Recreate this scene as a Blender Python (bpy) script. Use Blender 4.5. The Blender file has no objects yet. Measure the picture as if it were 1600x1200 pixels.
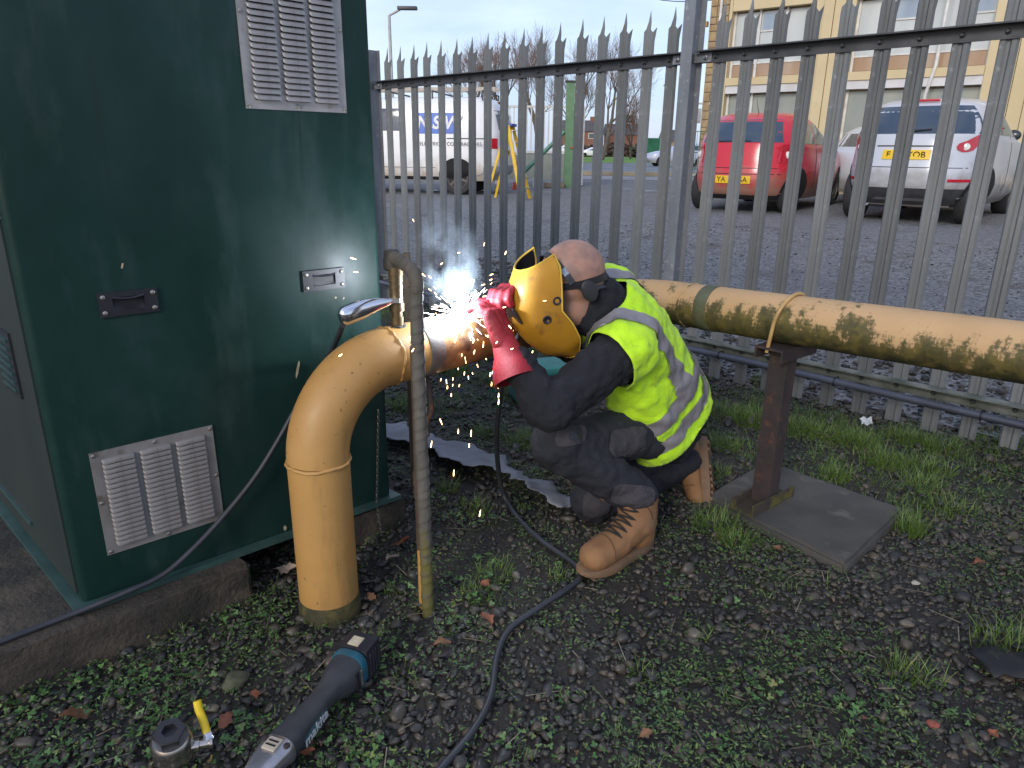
import bpy, bmesh, math, random
import numpy as np
from mathutils import Vector, Matrix, Quaternion
random.seed(7); rng = np.random.default_rng(7)
scene = bpy.context.scene
col = scene.collection
R = math.radians
V = Vector

# ------------------------------------------------------------------ camera
CAM_H = 1.2; FPX = 1112.0; PITCH = R(18.18); ROLL = R(-0.68)
cam_data = bpy.data.cameras.new('camera'); cam = bpy.data.objects.new('camera', cam_data); col.objects.link(cam)
cam_data.sensor_width = 36.0; cam_data.lens = 36.0 * FPX / 1600.0; cam_data.clip_start = 0.05; cam_data.clip_end = 2000
c_fw = V((0, math.cos(PITCH), -math.sin(PITCH))); _rt = V((1, 0, 0)); _dn = c_fw.cross(_rt)
c_rt = math.cos(ROLL) * _rt + math.sin(ROLL) * _dn; c_dn = c_fw.cross(c_rt)
cam.matrix_world = Matrix(((c_rt.x, -c_dn.x, -c_fw.x, 0), (c_rt.y, -c_dn.y, -c_fw.y, 0), (c_rt.z, -c_dn.z, -c_fw.z, CAM_H), (0, 0, 0, 1)))
scene.camera = cam
scene.render.resolution_x = 1024; scene.render.resolution_y = 768

# ------------------------------------------------------------------ sky, sun, exposure
SUN_ELEV = R(24); SUN_AZ = R(205)            # compass-like: where the sun stands, measured from +Y clockwise
world = bpy.data.worlds.new('World'); scene.world = world; world.use_nodes = True
nt = world.node_tree; nt.nodes.clear()
wo = nt.nodes.new('ShaderNodeOutputWorld'); bg = nt.nodes.new('ShaderNodeBackground')
sky = nt.nodes.new('ShaderNodeTexSky'); sky.sky_type = 'NISHITA'; sky.sun_disc = False
sky.sun_elevation = SUN_ELEV; sky.sun_rotation = SUN_AZ; sky.air_density = 1.0; sky.dust_density = 1.2; sky.ozone_density = 1.3
tc = nt.nodes.new('ShaderNodeTexCoord'); mp = nt.nodes.new('ShaderNodeMapping'); mp.inputs['Scale'].default_value = (1, 1, 3.2)
nz = nt.nodes.new('ShaderNodeTexNoise'); nz.inputs['Scale'].default_value = 2.1; nz.inputs['Detail'].default_value = 7; nz.inputs['Roughness'].default_value = 0.55
cr = nt.nodes.new('ShaderNodeValToRGB'); cr.color_ramp.elements[0].position = 0.40; cr.color_ramp.elements[1].position = 0.66
cr.color_ramp.elements[0].color = (2.2, 2.85, 4.7, 1); cr.color_ramp.elements[1].color = (4.5, 4.9, 5.9, 1)
mx = nt.nodes.new('ShaderNodeMix'); mx.data_type = 'RGBA'; mx.inputs['Factor'].default_value = 0.68
nt.links.new(tc.outputs['Generated'], mp.inputs['Vector']); nt.links.new(mp.outputs['Vector'], nz.inputs['Vector'])
nt.links.new(nz.outputs['Fac'], cr.inputs['Fac']); nt.links.new(cr.outputs['Color'], mx.inputs['B'])
nt.links.new(sky.outputs['Color'], mx.inputs['A']); nt.links.new(mx.outputs['Result'], bg.inputs['Color'])
nt.links.new(bg.outputs['Background'], wo.inputs['Surface']); bg.inputs['Strength'].default_value = 0.14
sd = bpy.data.lights.new('sun', 'SUN'); sd.energy = 1.15; sd.angle = R(16); sd.color = (1.0, 0.94, 0.85)
sun = bpy.data.objects.new('sun', sd); col.objects.link(sun)
sdir = V((math.sin(SUN_AZ) * math.cos(SUN_ELEV), math.cos(SUN_AZ) * math.cos(SUN_ELEV), math.sin(SUN_ELEV)))
sun.rotation_euler = (-sdir).to_track_quat('-Z', 'Y').to_euler(); sun.location = sdir * 30
scene.view_settings.view_transform = 'Standard'; scene.view_settings.look = 'None'
scene.view_settings.exposure = 0.62; scene.view_settings.gamma = 1.0; scene.view_settings.use_curve_mapping = False

# ------------------------------------------------------------------ helpers
def at(u, v, Y):
    """a point of the place, found along the line of sight of a photo position, at a chosen real distance Y"""
    d = c_rt * ((u - 800) / FPX) + c_dn * ((v - 600) / FPX) + c_fw
    return V((0, 0, CAM_H)) + d * (Y / d.y)
def on_z(u, v, z=0.0):
    d = c_rt * ((u - 800) / FPX) + c_dn * ((v - 600) / FPX) + c_fw
    return V((0, 0, CAM_H)) + d * ((z - CAM_H) / d.z)
def lerp(a, b, t): return a + (b - a) * t
def frame(d, up=V((0, 0, 1))):
    d = d.normalized()
    if abs(d.dot(up)) > .99: up = V((0, 1, 0))
    s = d.cross(up).normalized(); return s, s.cross(d).normalized()

class MB:
    def __init__(s): s.v = []; s.f = []; s.mi = []; s.m = 0
    def add(s, vs, fs):
        o = len(s.v); s.v += [tuple(p) for p in vs]; s.f += [tuple(i + o for i in f) for f in fs]; s.mi += [s.m] * len(fs); return s
    def box(s, c, size, ax=None):
        ax = ax or (V((1, 0, 0)), V((0, 1, 0)), V((0, 0, 1))); c = V(c); h = [x / 2 for x in size]; vs = []
        for i in (-1, 1):
            for j in (-1, 1):
                for k in (-1, 1): vs.append(c + ax[0] * (h[0] * i) + ax[1] * (h[1] * j) + ax[2] * (h[2] * k))
        return s.add(vs, [(0, 1, 3, 2), (4, 6, 7, 5), (0, 4, 5, 1), (2, 3, 7, 6), (0, 2, 6, 4), (1, 5, 7, 3)])
    def rbox(s, c, size, ax=None, b=.01):
        """box with chamfered edges"""
        bm = bmesh.new(); bmesh.ops.create_cube(bm, size=1)
        bmesh.ops.scale(bm, vec=size, verts=bm.verts)
        bmesh.ops.bevel(bm, geom=bm.edges[:], offset=b, segments=2, profile=.6, affect='EDGES')
        ax = ax or (V((1, 0, 0)), V((0, 1, 0)), V((0, 0, 1))); c = V(c)
        bm.verts.index_update()
        s.add([c + ax[0] * v.co.x + ax[1] * v.co.y + ax[2] * v.co.z for v in bm.verts], [[v.index for v in f.verts] for f in bm.faces]); bm.free(); return s
    def tube(s, pts, r, n=12, caps=True, closed=False, flat=None):
        """round (or flattened) tube through points; r number or list"""
        pts = [V(p) for p in pts]; N = len(pts); rr = r if isinstance(r, (list, tuple)) else [r] * N
        vs = []; prev = None
        for i, p in enumerate(pts):
            if closed: d = pts[(i + 1) % N] - pts[i - 1]
            else: d = pts[min(i + 1, N - 1)] - pts[max(i - 1, 0)]
            d.normalize()
            if prev is None: a, b = frame(d)
            else:
                a = (prev - d * prev.dot(d)).normalized(); b = d.cross(a) * -1
                b = a.cross(d)
            prev = a
            for k in range(n):
                t = 2 * math.pi * k / n; q = rr[i]
                fx, fy = (flat if flat else (1, 1))
                vs.append(p + a * (math.cos(t) * q * fx) + b * (math.sin(t) * q * fy))
        fs = []
        for i in range(N if closed else N - 1):
            for k in range(n):
                a0 = i * n + k; a1 = i * n + (k + 1) % n; b0 = ((i + 1) % N) * n + k; b1 = ((i + 1) % N) * n + (k + 1) % n
                fs.append((a0, b0, b1, a1))
        if caps and not closed:
            fs.append(tuple(range(n))); fs.append(tuple((N - 1) * n + k for k in reversed(range(n))))
        return s.add(vs, fs)
    def lathe(s, prof, c=(0, 0, 0), ax=V((0, 0, 1)), n=24, side=None):
        """prof: list of (radius, height)"""
        ax = V(ax).normalized(); a, b = frame(ax); c = V(c); vs = []; fs = []
        for (r, h) in prof:
            for k in range(n):
                t = 2 * math.pi * k / n; vs.append(c + ax * h + a * (math.cos(t) * r) + b * (math.sin(t) * r))
        for i in range(len(prof) - 1):
            for k in range(n): fs.append((i * n + k, i * n + (k + 1) % n, (i + 1) * n + (k + 1) % n, (i + 1) * n + k))
        fs.append(tuple(reversed(range(n)))); fs.append(tuple((len(prof) - 1) * n + k for k in range(n)))
        return s.add(vs, fs)
    def capsule(s, p, q, r0, r1, n=14, flat=None, side=None):
        """tapered capsule; flat=(along side, across) squashes it"""
        p = V(p); q = V(q); d = (q - p); L = d.length; d.normalize()
        if side is not None: a = (side - d * side.dot(d)).normalized(); b = a.cross(d)
        else: a, b = frame(d)
        fx, fy = flat or (1, 1); vs = []; fs = []; rings = []
        for t in (-1, -.85, -.55, -.2): rings.append((p + d * (t * r0), r0 * math.sqrt(max(0.0, 1 - t * t)) + 1e-4))
        for t in (0, .25, .5, .75, 1): rings.append((p.lerp(q, t), lerp(r0, r1, t)))
        for t in (.2, .55, .85, 1): rings.append((q + d * (t * r1), r1 * math.sqrt(max(0.0, 1 - t * t)) + 1e-4))
        for c, r in rings:
            for k in range(n):
                t = 2 * math.pi * k / n; vs.append(c + a * (math.cos(t) * r * fx) + b * (math.sin(t) * r * fy))
        for i in range(len(rings) - 1):
            for k in range(n): fs.append((i * n + k, i * n + (k + 1) % n, (i + 1) * n + (k + 1) % n, (i + 1) * n + k))
        fs.append(tuple(reversed(range(n)))); fs.append(tuple((len(rings) - 1) * n + k for k in range(n)))
        return s.add(vs, fs)
    def ball(s, c, ax3, n=20, m=12):
        """ellipsoid: ax3 three semi-axis vectors"""
        c = V(c); vs = []; fs = []
        for i in range(m + 1):
            th = math.pi * i / m; z = math.cos(th); r = math.sin(th) + 1e-5
            for k in range(n):
                t = 2 * math.pi * k / n; vs.append(c + ax3[0] * (r * math.cos(t)) + ax3[1] * (r * math.sin(t)) + ax3[2] * z)
        for i in range(m):
            for k in range(n): fs.append((i * n + k, i * n + (k + 1) % n, (i + 1) * n + (k + 1) % n, (i + 1) * n + k))
        return s.add(vs, fs)
    def grid(s, P):
        """P[i][j] points -> quads"""
        n = len(P); m = len(P[0]); vs = [p for row in P for p in row]
        return s.add(vs, [(i * m + j, i * m + j + 1, (i + 1) * m + j + 1, (i + 1) * m + j) for i in range(n - 1) for j in range(m - 1)])
    def mesh(s, name, mats, smooth=40, off=None):
        me = bpy.data.meshes.new(name)
        vs = s.v if off is None else [(a - off[0], b - off[1], c - off[2]) for a, b, c in s.v]
        me.from_pydata(vs, [], s.f); mats = mats if isinstance(mats, (list, tuple)) else [mats]
        for m in mats: me.materials.append(m)
        if len(mats) > 1: me.polygons.foreach_set('material_index', s.mi)
        bm = bmesh.new(); bm.from_mesh(me); bmesh.ops.recalc_face_normals(bm, faces=bm.faces); bm.to_mesh(me); bm.free()
        if smooth: shade(me, smooth)
        me.update(); return me
    def build(s, name, mats, parent=None, w=False, smooth=40):
        off = root_of(parent).location if (w and parent) else None
        return link(name, s.mesh(name, mats, smooth, off), parent)
def shade(me, ang=40):
    me.polygons.foreach_set('use_smooth', [True] * len(me.polygons))
    if ang and ang < 180:
        bm = bmesh.new(); bm.from_mesh(me); a = R(ang)
        for e in bm.edges:
            e.smooth = not (len(e.link_faces) != 2 or e.calc_face_angle(0) > a)
        bm.to_mesh(me); bm.free()
def root_of(o):
    while o.parent: o = o.parent
    return o
def link(name, me, parent=None):
    o = bpy.data.objects.new(name, me); col.objects.link(o)
    if parent: o.parent = parent
    return o
def tag(o, label, cat, group=None):
    o['label'] = label; o['category'] = cat
    if group: o['group'] = group
    return o
def thing(name, label, cat, loc=(0, 0, 0), rotz=0, group=None):
    o = bpy.data.objects.new(name, None); col.objects.link(o); o.location = loc; o.rotation_euler = (0, 0, rotz); o.empty_display_size = .1
    return tag(o, label, cat, group)
def struct(o): o['kind'] = 'structure'; return o
def stuff(o): o['kind'] = 'stuff'; return o
def piece(name, me, parent, loc, rot=None, scale=None):
    """one repeat that shares its mesh with its fellows (location in the root's own space)"""
    o = bpy.data.objects.new(name, me); col.objects.link(o); o.parent = parent; o.location = loc
    if rot is not None: o.rotation_mode = 'QUATERNION'; o.rotation_quaternion = rot
    if scale is not None: o.scale = scale
    return o
def quat_axes(x, y, z):
    return Matrix(((x.x, y.x, z.x), (x.y, y.y, z.y), (x.z, y.z, z.z))).to_quaternion()
def smooth_path(pts, k=8):
    """Catmull-Rom through points"""
    P = [V(p) for p in pts]; out = []
    for i in range(len(P) - 1):
        p0 = P[max(i - 1, 0)]; p1 = P[i]; p2 = P[i + 1]; p3 = P[min(i + 2, len(P) - 1)]
        for j in range(k):
            t = j / k
            out.append(.5 * ((2 * p1) + (p2 - p0) * t + (2 * p0 - 5 * p1 + 4 * p2 - p3) * t * t + (3 * p1 - p0 - 3 * p2 + p3) * t ** 3))
    return out + [P[-1]]
def text_mesh(txt, size, mat, depth=.0005, align='CENTER', shear=0, bold=0):
    cu = bpy.data.curves.new('lettering', 'FONT'); cu.body = txt; cu.size = size; cu.extrude = depth; cu.align_x = align; cu.align_y = 'CENTER'; cu.shear = shear; cu.offset = bold
    o = bpy.data.objects.new('lettering', cu); col.objects.link(o)
    dg = bpy.context.evaluated_depsgraph_get(); me = bpy.data.meshes.new_from_object(o.evaluated_get(dg)); bpy.data.objects.remove(o); bpy.data.curves.remove(cu)
    me.materials.clear(); me.materials.append(mat); return me
def evaluate(mb, mods, name, mat, smooth=True):
    """run modifiers on raw geometry and keep the result as a plain mesh"""
    me = mb.mesh(name, mat, 0) if isinstance(mb, MB) else mb
    o = bpy.data.objects.new('working', me); col.objects.link(o); mods(o)
    dg = bpy.context.evaluated_depsgraph_get(); dg.update(); out = bpy.data.meshes.new_from_object(o.evaluated_get(dg)); bpy.data.objects.remove(o)
    out.name = name; out.materials.clear(); out.materials.append(mat)
    if smooth: out.polygons.foreach_set('use_smooth', [True] * len(out.polygons))
    return out

# ------------------------------------------------------------------ materials
def new_mat(name):
    m = bpy.data.materials.new(name); m.use_nodes = True; t = m.node_tree; return m, t, t.nodes['Principled BSDF']
def nd(t, kind, **kw):
    n = t.nodes.new(kind)
    for k, v in kw.items(): setattr(n, k, v)
    return n
def noise(t, scale, detail=5, rough=.55, vec=None, stretch=None, coord='Object'):
    if vec is None:
        c = nd(t, 'ShaderNodeTexCoord'); vec = c.outputs[coord]
    if stretch:
        mp = nd(t, 'ShaderNodeMapping'); mp.inputs['Scale'].default_value = stretch; t.links.new(vec, mp.inputs['Vector']); vec = mp.outputs['Vector']
    n = nd(t, 'ShaderNodeTexNoise'); n.inputs['Scale'].default_value = scale; n.inputs['Detail'].default_value = detail; n.inputs['Roughness'].default_value = rough
    t.links.new(vec, n.inputs['Vector']); return n.outputs['Fac']
def ramp(t, fac, lo, hi, c0=(0, 0, 0, 1), c1=(1, 1, 1, 1)):
    r = nd(t, 'ShaderNodeValToRGB'); e = r.color_ramp.elements; e[0].position = lo; e[1].position = hi; e[0].color = c0; e[1].color = c1
    t.links.new(fac, r.inputs['Fac']); return r.outputs['Color']
def mix(t, fac, a, b):
    m = nd(t, 'ShaderNodeMix', data_type='RGBA')
    for s, x in (('A', a), ('B', b)):
        if isinstance(x, tuple): m.inputs[s].default_value = (x + (1,))[:4]
        else: t.links.new(x, m.inputs[s])
    if isinstance(fac, (int, float)): m.inputs['Factor'].default_value = fac
    else: t.links.new(fac, m.inputs['Factor'])
    return m.outputs['Result']
def bump(t, b, h, strength=.3, dist=.01):
    n = nd(t, 'ShaderNodeBump'); n.inputs['Strength'].default_value = strength; n.inputs['Distance'].default_value = dist
    t.links.new(h, n.inputs['Height']); t.links.new(n.outputs['Normal'], b.inputs['Normal'])
def M(name, c1, c2=None, scale=6, rough=.6, metal=0, bmp=0, bscale=60, lo=.35, hi=.65, stretch=None, spots=None, rough2=None, coat=0, coord='Object', dist=.004):
    m, t, b = new_mat(name); b.inputs['Roughness'].default_value = rough; b.inputs['Metallic'].default_value = metal
    if coat: b.inputs['Coat Weight'].default_value = coat; b.inputs['Coat Roughness'].default_value = .08
    if c2 is None: c2 = tuple(x * .72 for x in c1)
    f = ramp(t, noise(t, scale, stretch=stretch, coord=coord), lo, hi); c = mix(t, f, c1, c2)
    if spots:
        sc, s_lo, s_hi, scol = spots; c = mix(t, ramp(t, noise(t, sc, 6, .6, coord=coord), s_lo, s_hi), c, scol)
    t.links.new(c, b.inputs['Base Color'])
    if rough2 is not None:
        r = ramp(t, noise(t, scale * 2.3, coord=coord), .35, .65, (rough,) * 3 + (1,), (rough2,) * 3 + (1,)); t.links.new(r, b.inputs['Roughness'])
    if bmp: bump(t, b, noise(t, bscale, 6, .6, coord=coord), bmp, dist)
    return m
def emit(name, c, s):
    m, t, b = new_mat(name); b.inputs['Base Color'].default_value = (0, 0, 0, 1); b.inputs['Emission Color'].default_value = c + (1,); b.inputs['Emission Strength'].default_value = s; return m
def glass_dark(name, c=(.02, .03, .045), rough=.05):
    m, t, b = new_mat(name); b.inputs['Base Color'].default_value = c + (1,); b.inputs['Roughness'].default_value = rough; b.inputs['Specular IOR Level'].default_value = .8; return m

GALV = M('galvanised_steel', (.28, .29, .31), (.20, .21, .225), 9, .45, .55, .15, 90, stretch=(1, 1, .25), spots=(34, .60, .72, (.42, .43, .42)), rough2=.6)
GALV_DIRTY = M('weathered_galvanised_pale', (.205, .213, .212), (.135, .142, .142), 7, .55, .3, .2, 110, stretch=(1, 1, .2), spots=(26, .60, .70, (.27, .28, .275)), rough2=.7)
def vary_by_object(m, lo=.72, hi=1.22, rust=None):
    t = m.node_tree; b = t.nodes['Principled BSDF']; src = b.inputs['Base Color'].links[0].from_socket; oi = nd(t, 'ShaderNodeObjectInfo'); mr = nd(t, 'ShaderNodeMapRange'); mr.inputs['To Min'].default_value = lo; mr.inputs['To Max'].default_value = hi; t.links.new(oi.outputs['Random'], mr.inputs['Value'])
    vm = nd(t, 'ShaderNodeVectorMath', operation='SCALE'); t.links.new(src, vm.inputs[0]); t.links.new(mr.outputs['Result'], vm.inputs['Scale']); out = vm.outputs[0]
    if rust: out = mix(t, ramp(t, noise(t, 3.2, 7, .7, stretch=(6, 6, .5)), .62, .74), out, rust)
    t.links.new(out, b.inputs['Base Color'])
vary_by_object(GALV_DIRTY, .75, 1.22, (.12, .115, .095))
RAIL = M('grimy_steel_rail', (.10, .10, .105), (.06, .062, .066), 8, .5, .5, .2, 90)
RAIL_LOW = M('mossy_steel_rail', (.21, .22, .20), (.10, .115, .085), 10, .6, .35, .2, 90)
STEEL_BRIGHT = M('bright_steel', (.62, .62, .64), (.5, .5, .52), 20, .28, 1.0)
CHROME = M('chrome', (.75, .75, .78), (.68, .68, .7), 10, .12, 1.0)
BLACK_RUBBER = M('black_rubber', (.018, .018, .022), (.03, .03, .034), 12, .55, 0, .1, 120)
BLACK_PLASTIC = M('black_plastic', (.014, .014, .018), (.022, .022, .028), 18, .42)
def pipe_paint():
    m, t, b = new_mat('ochre_pipe_paint'); c = mix(t, ramp(t, noise(t, 3.2, 6), .35, .65), (.45, .25, .078), (.37, .195, .056))
    c = mix(t, ramp(t, noise(t, 4, 7, .68, stretch=(2.6, 2.6, .45)), .55, .72), c, (.27, .15, .05)); c = mix(t, ramp(t, noise(t, 16, 7, .7), .62, .70), c, (.36, .21, .085)); c = mix(t, ramp(t, noise(t, 55, 6, .6), .655, .69), c, (.17, .10, .035)); c = mix(t, ramp(t, noise(t, 13, 8, .75), .70, .72), c, (.10, .055, .03))
    t.links.new(c, b.inputs['Base Color']); t.links.new(ramp(t, noise(t, 7, 6, .65), .35, .65, (.40,) * 3 + (1,), (.66,) * 3 + (1,)), b.inputs['Roughness']); bump(t, b, noise(t, 45, 6, .6), .16, .004); return m
YELLOW_PIPE = pipe_paint()
CONCRETE = M('damp_concrete', (.075, .058, .040), (.026, .023, .019), 6, .85, 0, .7, 70, spots=(4, .50, .60, (.018, .018, .013)), dist=.012)
# ================================================================== ground
F0 = V((.894, 3.913, 0)); ft = V((math.cos(R(-44.03)), math.sin(R(-44.03)), 0)); fn = V((-ft.y, ft.x, 0))   # fence line, fn points out of the compound
def sd_of(x, y): return (x - F0.x) * ft.x + (y - F0.y) * ft.y, (x - F0.x) * fn.x + (y - F0.y) * fn.y
def rise(x, y):
    s, d = sd_of(x, y); return .30 * min(1, max(0, (d - .2) / 4, (y - 7.5) / 4))
def wob(x, y): return .012 * math.sin(3.1 * x + 1.3 * y) * math.sin(2.3 * y - 1.7 * x + 1) + .006 * math.sin(9 * x + 5 * y) * math.sin(8 * y - 3 * x)
def ground_z(x, y):
    s, d = sd_of(x, y); k = max(0, min(1, -d / .5)) * (1 if (abs(s) < 6 and d > -6) else 0)
    return rise(x, y) + wob(x, y) * k
s_lines = [-700, -300, -120, -60, -30, -20, -14, -10, -8] + [-6 + .1 * i for i in range(101)] + [5, 7, 10, 14, 20, 30, 60, 120, 300, 700]
d_lines = [-60, -30, -15, -10, -7.5] + [-6 + .1 * i for i in range(61)] + [.2, .7, 1.2, 1.7, 2.2, 2.7, 3.2, 3.7, 4.2, 5, 6, 7, 8, 9, 10, 12, 14, 16, 18, 20, 23, 26, 30, 40, 60, 100, 200, 400, 900]
def sheet(name, mat, keep, off=0):
    idx = {}; vs = []; fs = []
    def vid(i, j):
        if (i, j) not in idx:
            p = F0 + ft * s_lines[i] + fn * d_lines[j]; idx[(i, j)] = len(vs); vs.append((p.x, p.y, ground_z(p.x, p.y) + off))
        return idx[(i, j)]
    for i in range(len(s_lines) - 1):
        for j in range(len(d_lines) - 1):
            c = F0 + ft * ((s_lines[i] + s_lines[i + 1]) / 2) + fn * ((d_lines[j] + d_lines[j + 1]) / 2)
            if keep(c.x, c.y, d_lines[j]): fs.append((vid(i, j), vid(i + 1, j), vid(i + 1, j + 1), vid(i, j + 1)))
    me = bpy.data.meshes.new(name); me.from_pydata(vs, [], fs); me.materials.append(mat); me.polygons.foreach_set('use_smooth', [True] * len(fs)); me.update()
    return struct(link(name, me))
def soil_mat():
    m, t, b = new_mat('dark_damp_soil'); c = mix(t, ramp(t, noise(t, 5), .35, .65), (.020, .017, .014), (.036, .030, .024))
    c = mix(t, ramp(t, noise(t, 2.2, 6, .65), .52, .62), c, (.022, .032, .012)); c = mix(t, ramp(t, noise(t, 90, 3, .5), .5, .7), c, (.05, .045, .04))
    t.links.new(c, b.inputs['Base Color']); b.inputs['Roughness'].default_value = .8; bump(t, b, noise(t, 120, 7, .7), .8, .012); return m
def yard_mat():
    m, t, b = new_mat('wet_grit_yard'); vo = nd(t, 'ShaderNodeTexVoronoi'); vo.inputs['Scale'].default_value = 42
    tcn = nd(t, 'ShaderNodeTexCoord'); t.links.new(tcn.outputs['Object'], vo.inputs['Vector'])
    c = mix(t, vo.outputs['Color'], (.075, .070, .075), (.33, .31, .315)); hs = nd(t, 'ShaderNodeHueSaturation'); hs.inputs['Saturation'].default_value = .12; t.links.new(c, hs.inputs['Color']); c = hs.outputs['Color']
    c = mix(t, ramp(t, noise(t, .55, 6, .6), .46, .66), c, mix(t, .5, c, (.19, .18, .185))); c = mix(t, ramp(t, noise(t, 1.7, 5, .6), .58, .7), c, (.12, .105, .098))
    t.links.new(c, b.inputs['Base Color']); wet = ramp(t, noise(t, .8, 5, .6, stretch=(1, 1, 1)), .63, .68, (.85,) * 3 + (1,), (.22,) * 3 + (1,)); t.links.new(wet, b.inputs['Roughness'])
    ad = nd(t, 'ShaderNodeMath', operation='ADD'); t.links.new(vo.outputs['Distance'], ad.inputs[0]); t.links.new(noise(t, 14, 6, .7), ad.inputs[1]); bump(t, b, ad.outputs[0], .9, .03); return m
ground = sheet('ground', soil_mat(), lambda x, y, d: True)
sheet('car_park', yard_mat(), lambda x, y, d: d >= .1 and y < 28 and -40 < x < 60, .005)
FLAT = .30
def strip(name, mat, x0, x1, y0, y1, z, th=0):
    mb = MB(); n = 24
    mb.grid([[(lerp(x0, x1, i / n), lerp(y0, y1, j / 4), z) for j in range(5)] for i in range(n + 1)]); return struct(mb.build(name, mat))
ASPHALT = M('worn_asphalt', (.075, .078, .088), (.11, .11, .12), .5, .6, 0, .3, 30, rough2=.35, dist=.01)
strip('forecourt', M('pale_concrete_apron', (.26, .25, .26), (.18, .175, .18), .8, .7, 0, .2, 20), -14, 60, 24.5, 28.2, FLAT + .012)
kb = MB(); kb.rbox((23, 29.1, FLAT + .07), (80, .35, .18), b=.02); struct(kb.build('kerb', M('kerb_concrete', (.30, .26, .19), (.2, .18, .14), 2, .8)))
strip('road', ASPHALT, -80, 120, 29.3, 62, FLAT + .010)
strip('verge', M('mown_grass_verge', (.10, .22, .025), (.15, .27, .03), .4, .9, 0, .5, 12, dist=.05), -160, 200, 62, 190, FLAT + .016)

# ================================================================== palisade fence
def pale_mesh():
    xs = [-.034, -.027, -.012, -.005, .005, .012, .027, .034]; ys = [.014, .002, .002, .010, .010, .002, .002, .014]
    top = [1.782, 1.803, 1.815, 1.865, 1.865, 1.812, 1.796, 1.822]; tx = [-.035, -.028, -.014, -.008, .006, .013, .027, .038]; ty = [.016, .004, .003, .014, .014, .003, .004, .024]
    mb = MB(); rows = []
    for off in (0, .003):
        g = [[(xs[i], ys[i] + off, z) for z in (.03, .6, 1.2, 1.755)] + [(tx[i], ty[i] + off, top[i])] for i in range(8)]
        # the middle ridge runs up into the long spike
        g[3][4] = (-.010, .014 + off, 1.850); g[4][4] = (.007, .014 + off, 1.850); mb.grid(g)
    mb.add([(-.010, .014, 1.850), (.007, .014, 1.850), (-.004, .022, 1.908), (-.010, .017, 1.850), (.007, .017, 1.850)], [(0, 1, 2), (3, 2, 4), (0, 2, 3), (1, 4, 2)])
    for i in (0, 7):
        o = len(mb.v); e = [[(xs[i], ys[i] + k, z) for k in (0, .003)] for z in (.03, 1.755)]; mb.grid(e)
    return mb.mesh('pale', GALV_DIRTY, 30)
fence = thing('palisade_fence', 'tall grey galvanised palisade fence with spiked pales behind the crouching worker', 'fence', F0)
pale_me = pale_mesh(); fq = quat_axes(ft, fn, V((0, 0, 1)))
bolt_me = MB().lathe([(.011, 0), (.011, .004), (.006, .009), (.006, .016)], ax=V((0, -1, 0)), n=8).mesh('bolt', RAIL, 40)
BAY = 2.72; SP = .1523
for bay in (-2, -1, 0):
    for k in range(17):
        s = bay * BAY + .1285 + SP * k * (1 if bay > -1 else 1.0) + (.02 if bay < 0 else 0)
        q = fq @ Quaternion((0, 0, 1), rng.normal(0, .03)) @ Quaternion((0, 1, 0), rng.normal(0, .003))
        piece('pale', pale_me, fence, ft * s + V((0, 0, rng.normal(0, .003))), q)
        for z in (1.648, .207): piece('bolt', bolt_me, fence, ft * s - fn * .0075 + V((0, 0, z)), fq)
for bay in (-2, -1, 0):
    s0 = bay * BAY + .035; s1 = (bay + 1) * BAY - .035
    for z, mt in ((1.674, RAIL), (.232, RAIL_LOW)):
        mb = MB(); c = ft * ((s0 + s1) / 2); L = s1 - s0; ax = (ft, fn, V((0, 0, 1)))
        mb.box(c - fn * .004 + V((0, 0, z - .028)), (L, .006, .05), ax); mb.box(c - fn * .0285 + V((0, 0, z)), (L, .055, .006), ax); mb.build('rail', mt, fence, smooth=0)
        for sx, e in ((1, s0), (-1, s1)):
            pb_ = MB(); pb_.box(ft * (e + sx * .02) - fn * .0125 + V((0, 0, z - .028)), (.11, .010, .042), ax); pb_.lathe([(.012, 0), (.012, .008), (.006, .011), (.006, .02)], ft * (e + sx * .045) - fn * .018 + V((0, 0, z - .028)), -fn, 6); pb_.build('fish_plate', GALV, fence, smooth=0)
for bay, h in ((-2, 1.9), (-1, 1.895), (0, 1.98), (1, 1.98)):
    mb = MB(); c = ft * (bay * BAY) - fn * .02; ax = (ft, fn, V((0, 0, 1)))
    mb.box(c - fn * .05 + V((0, 0, h / 2 - .1)), (.062, .007, h + .2), ax); mb.box(c + fn * .05 + V((0, 0, h / 2 - .1)), (.062, .007, h + .2), ax); mb.box(c + V((0, 0, h / 2 - .1)), (.007, .093, h + .2), ax)
    mb.build('post', GALV, fence, smooth=0)
cond = MB(); cp = [F0 + ft * s - fn * (.075 + .006 * math.sin(s * 2.1)) + V((0, 0, .176 + .010 * math.sin(s * 1.7 + 1))) for s in np.linspace(-5.3, 2.7, 90)]
cond.tube(cp, .017, 10); co = cond.build('cable_conduit', M('blue_grey_duct', (.085, .095, .125), (.055, .06, .08), 5, .4))
tag(co, 'dark plastic cable duct strapped along the bottom rail of the palisade fence', 'conduit')
for s in (-.6, .35, .95, 1.55, 2.2):
    mb = MB(); c = F0 + ft * s - fn * (.075 + .006 * math.sin(s * 2.1)) + V((0, 0, .176 + .010 * math.sin(s * 1.7 + 1)))
    mb.tube([c + fn * (math.cos(a) * .021 + (.02 if math.cos(a) > .5 else 0)) + V((0, 0, math.sin(a) * .021)) for a in np.linspace(0, 2 * math.pi, 14)[:-1]], .003, 6, closed=True); mb.build('cable_tie', BLACK_PLASTIC, co)

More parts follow.
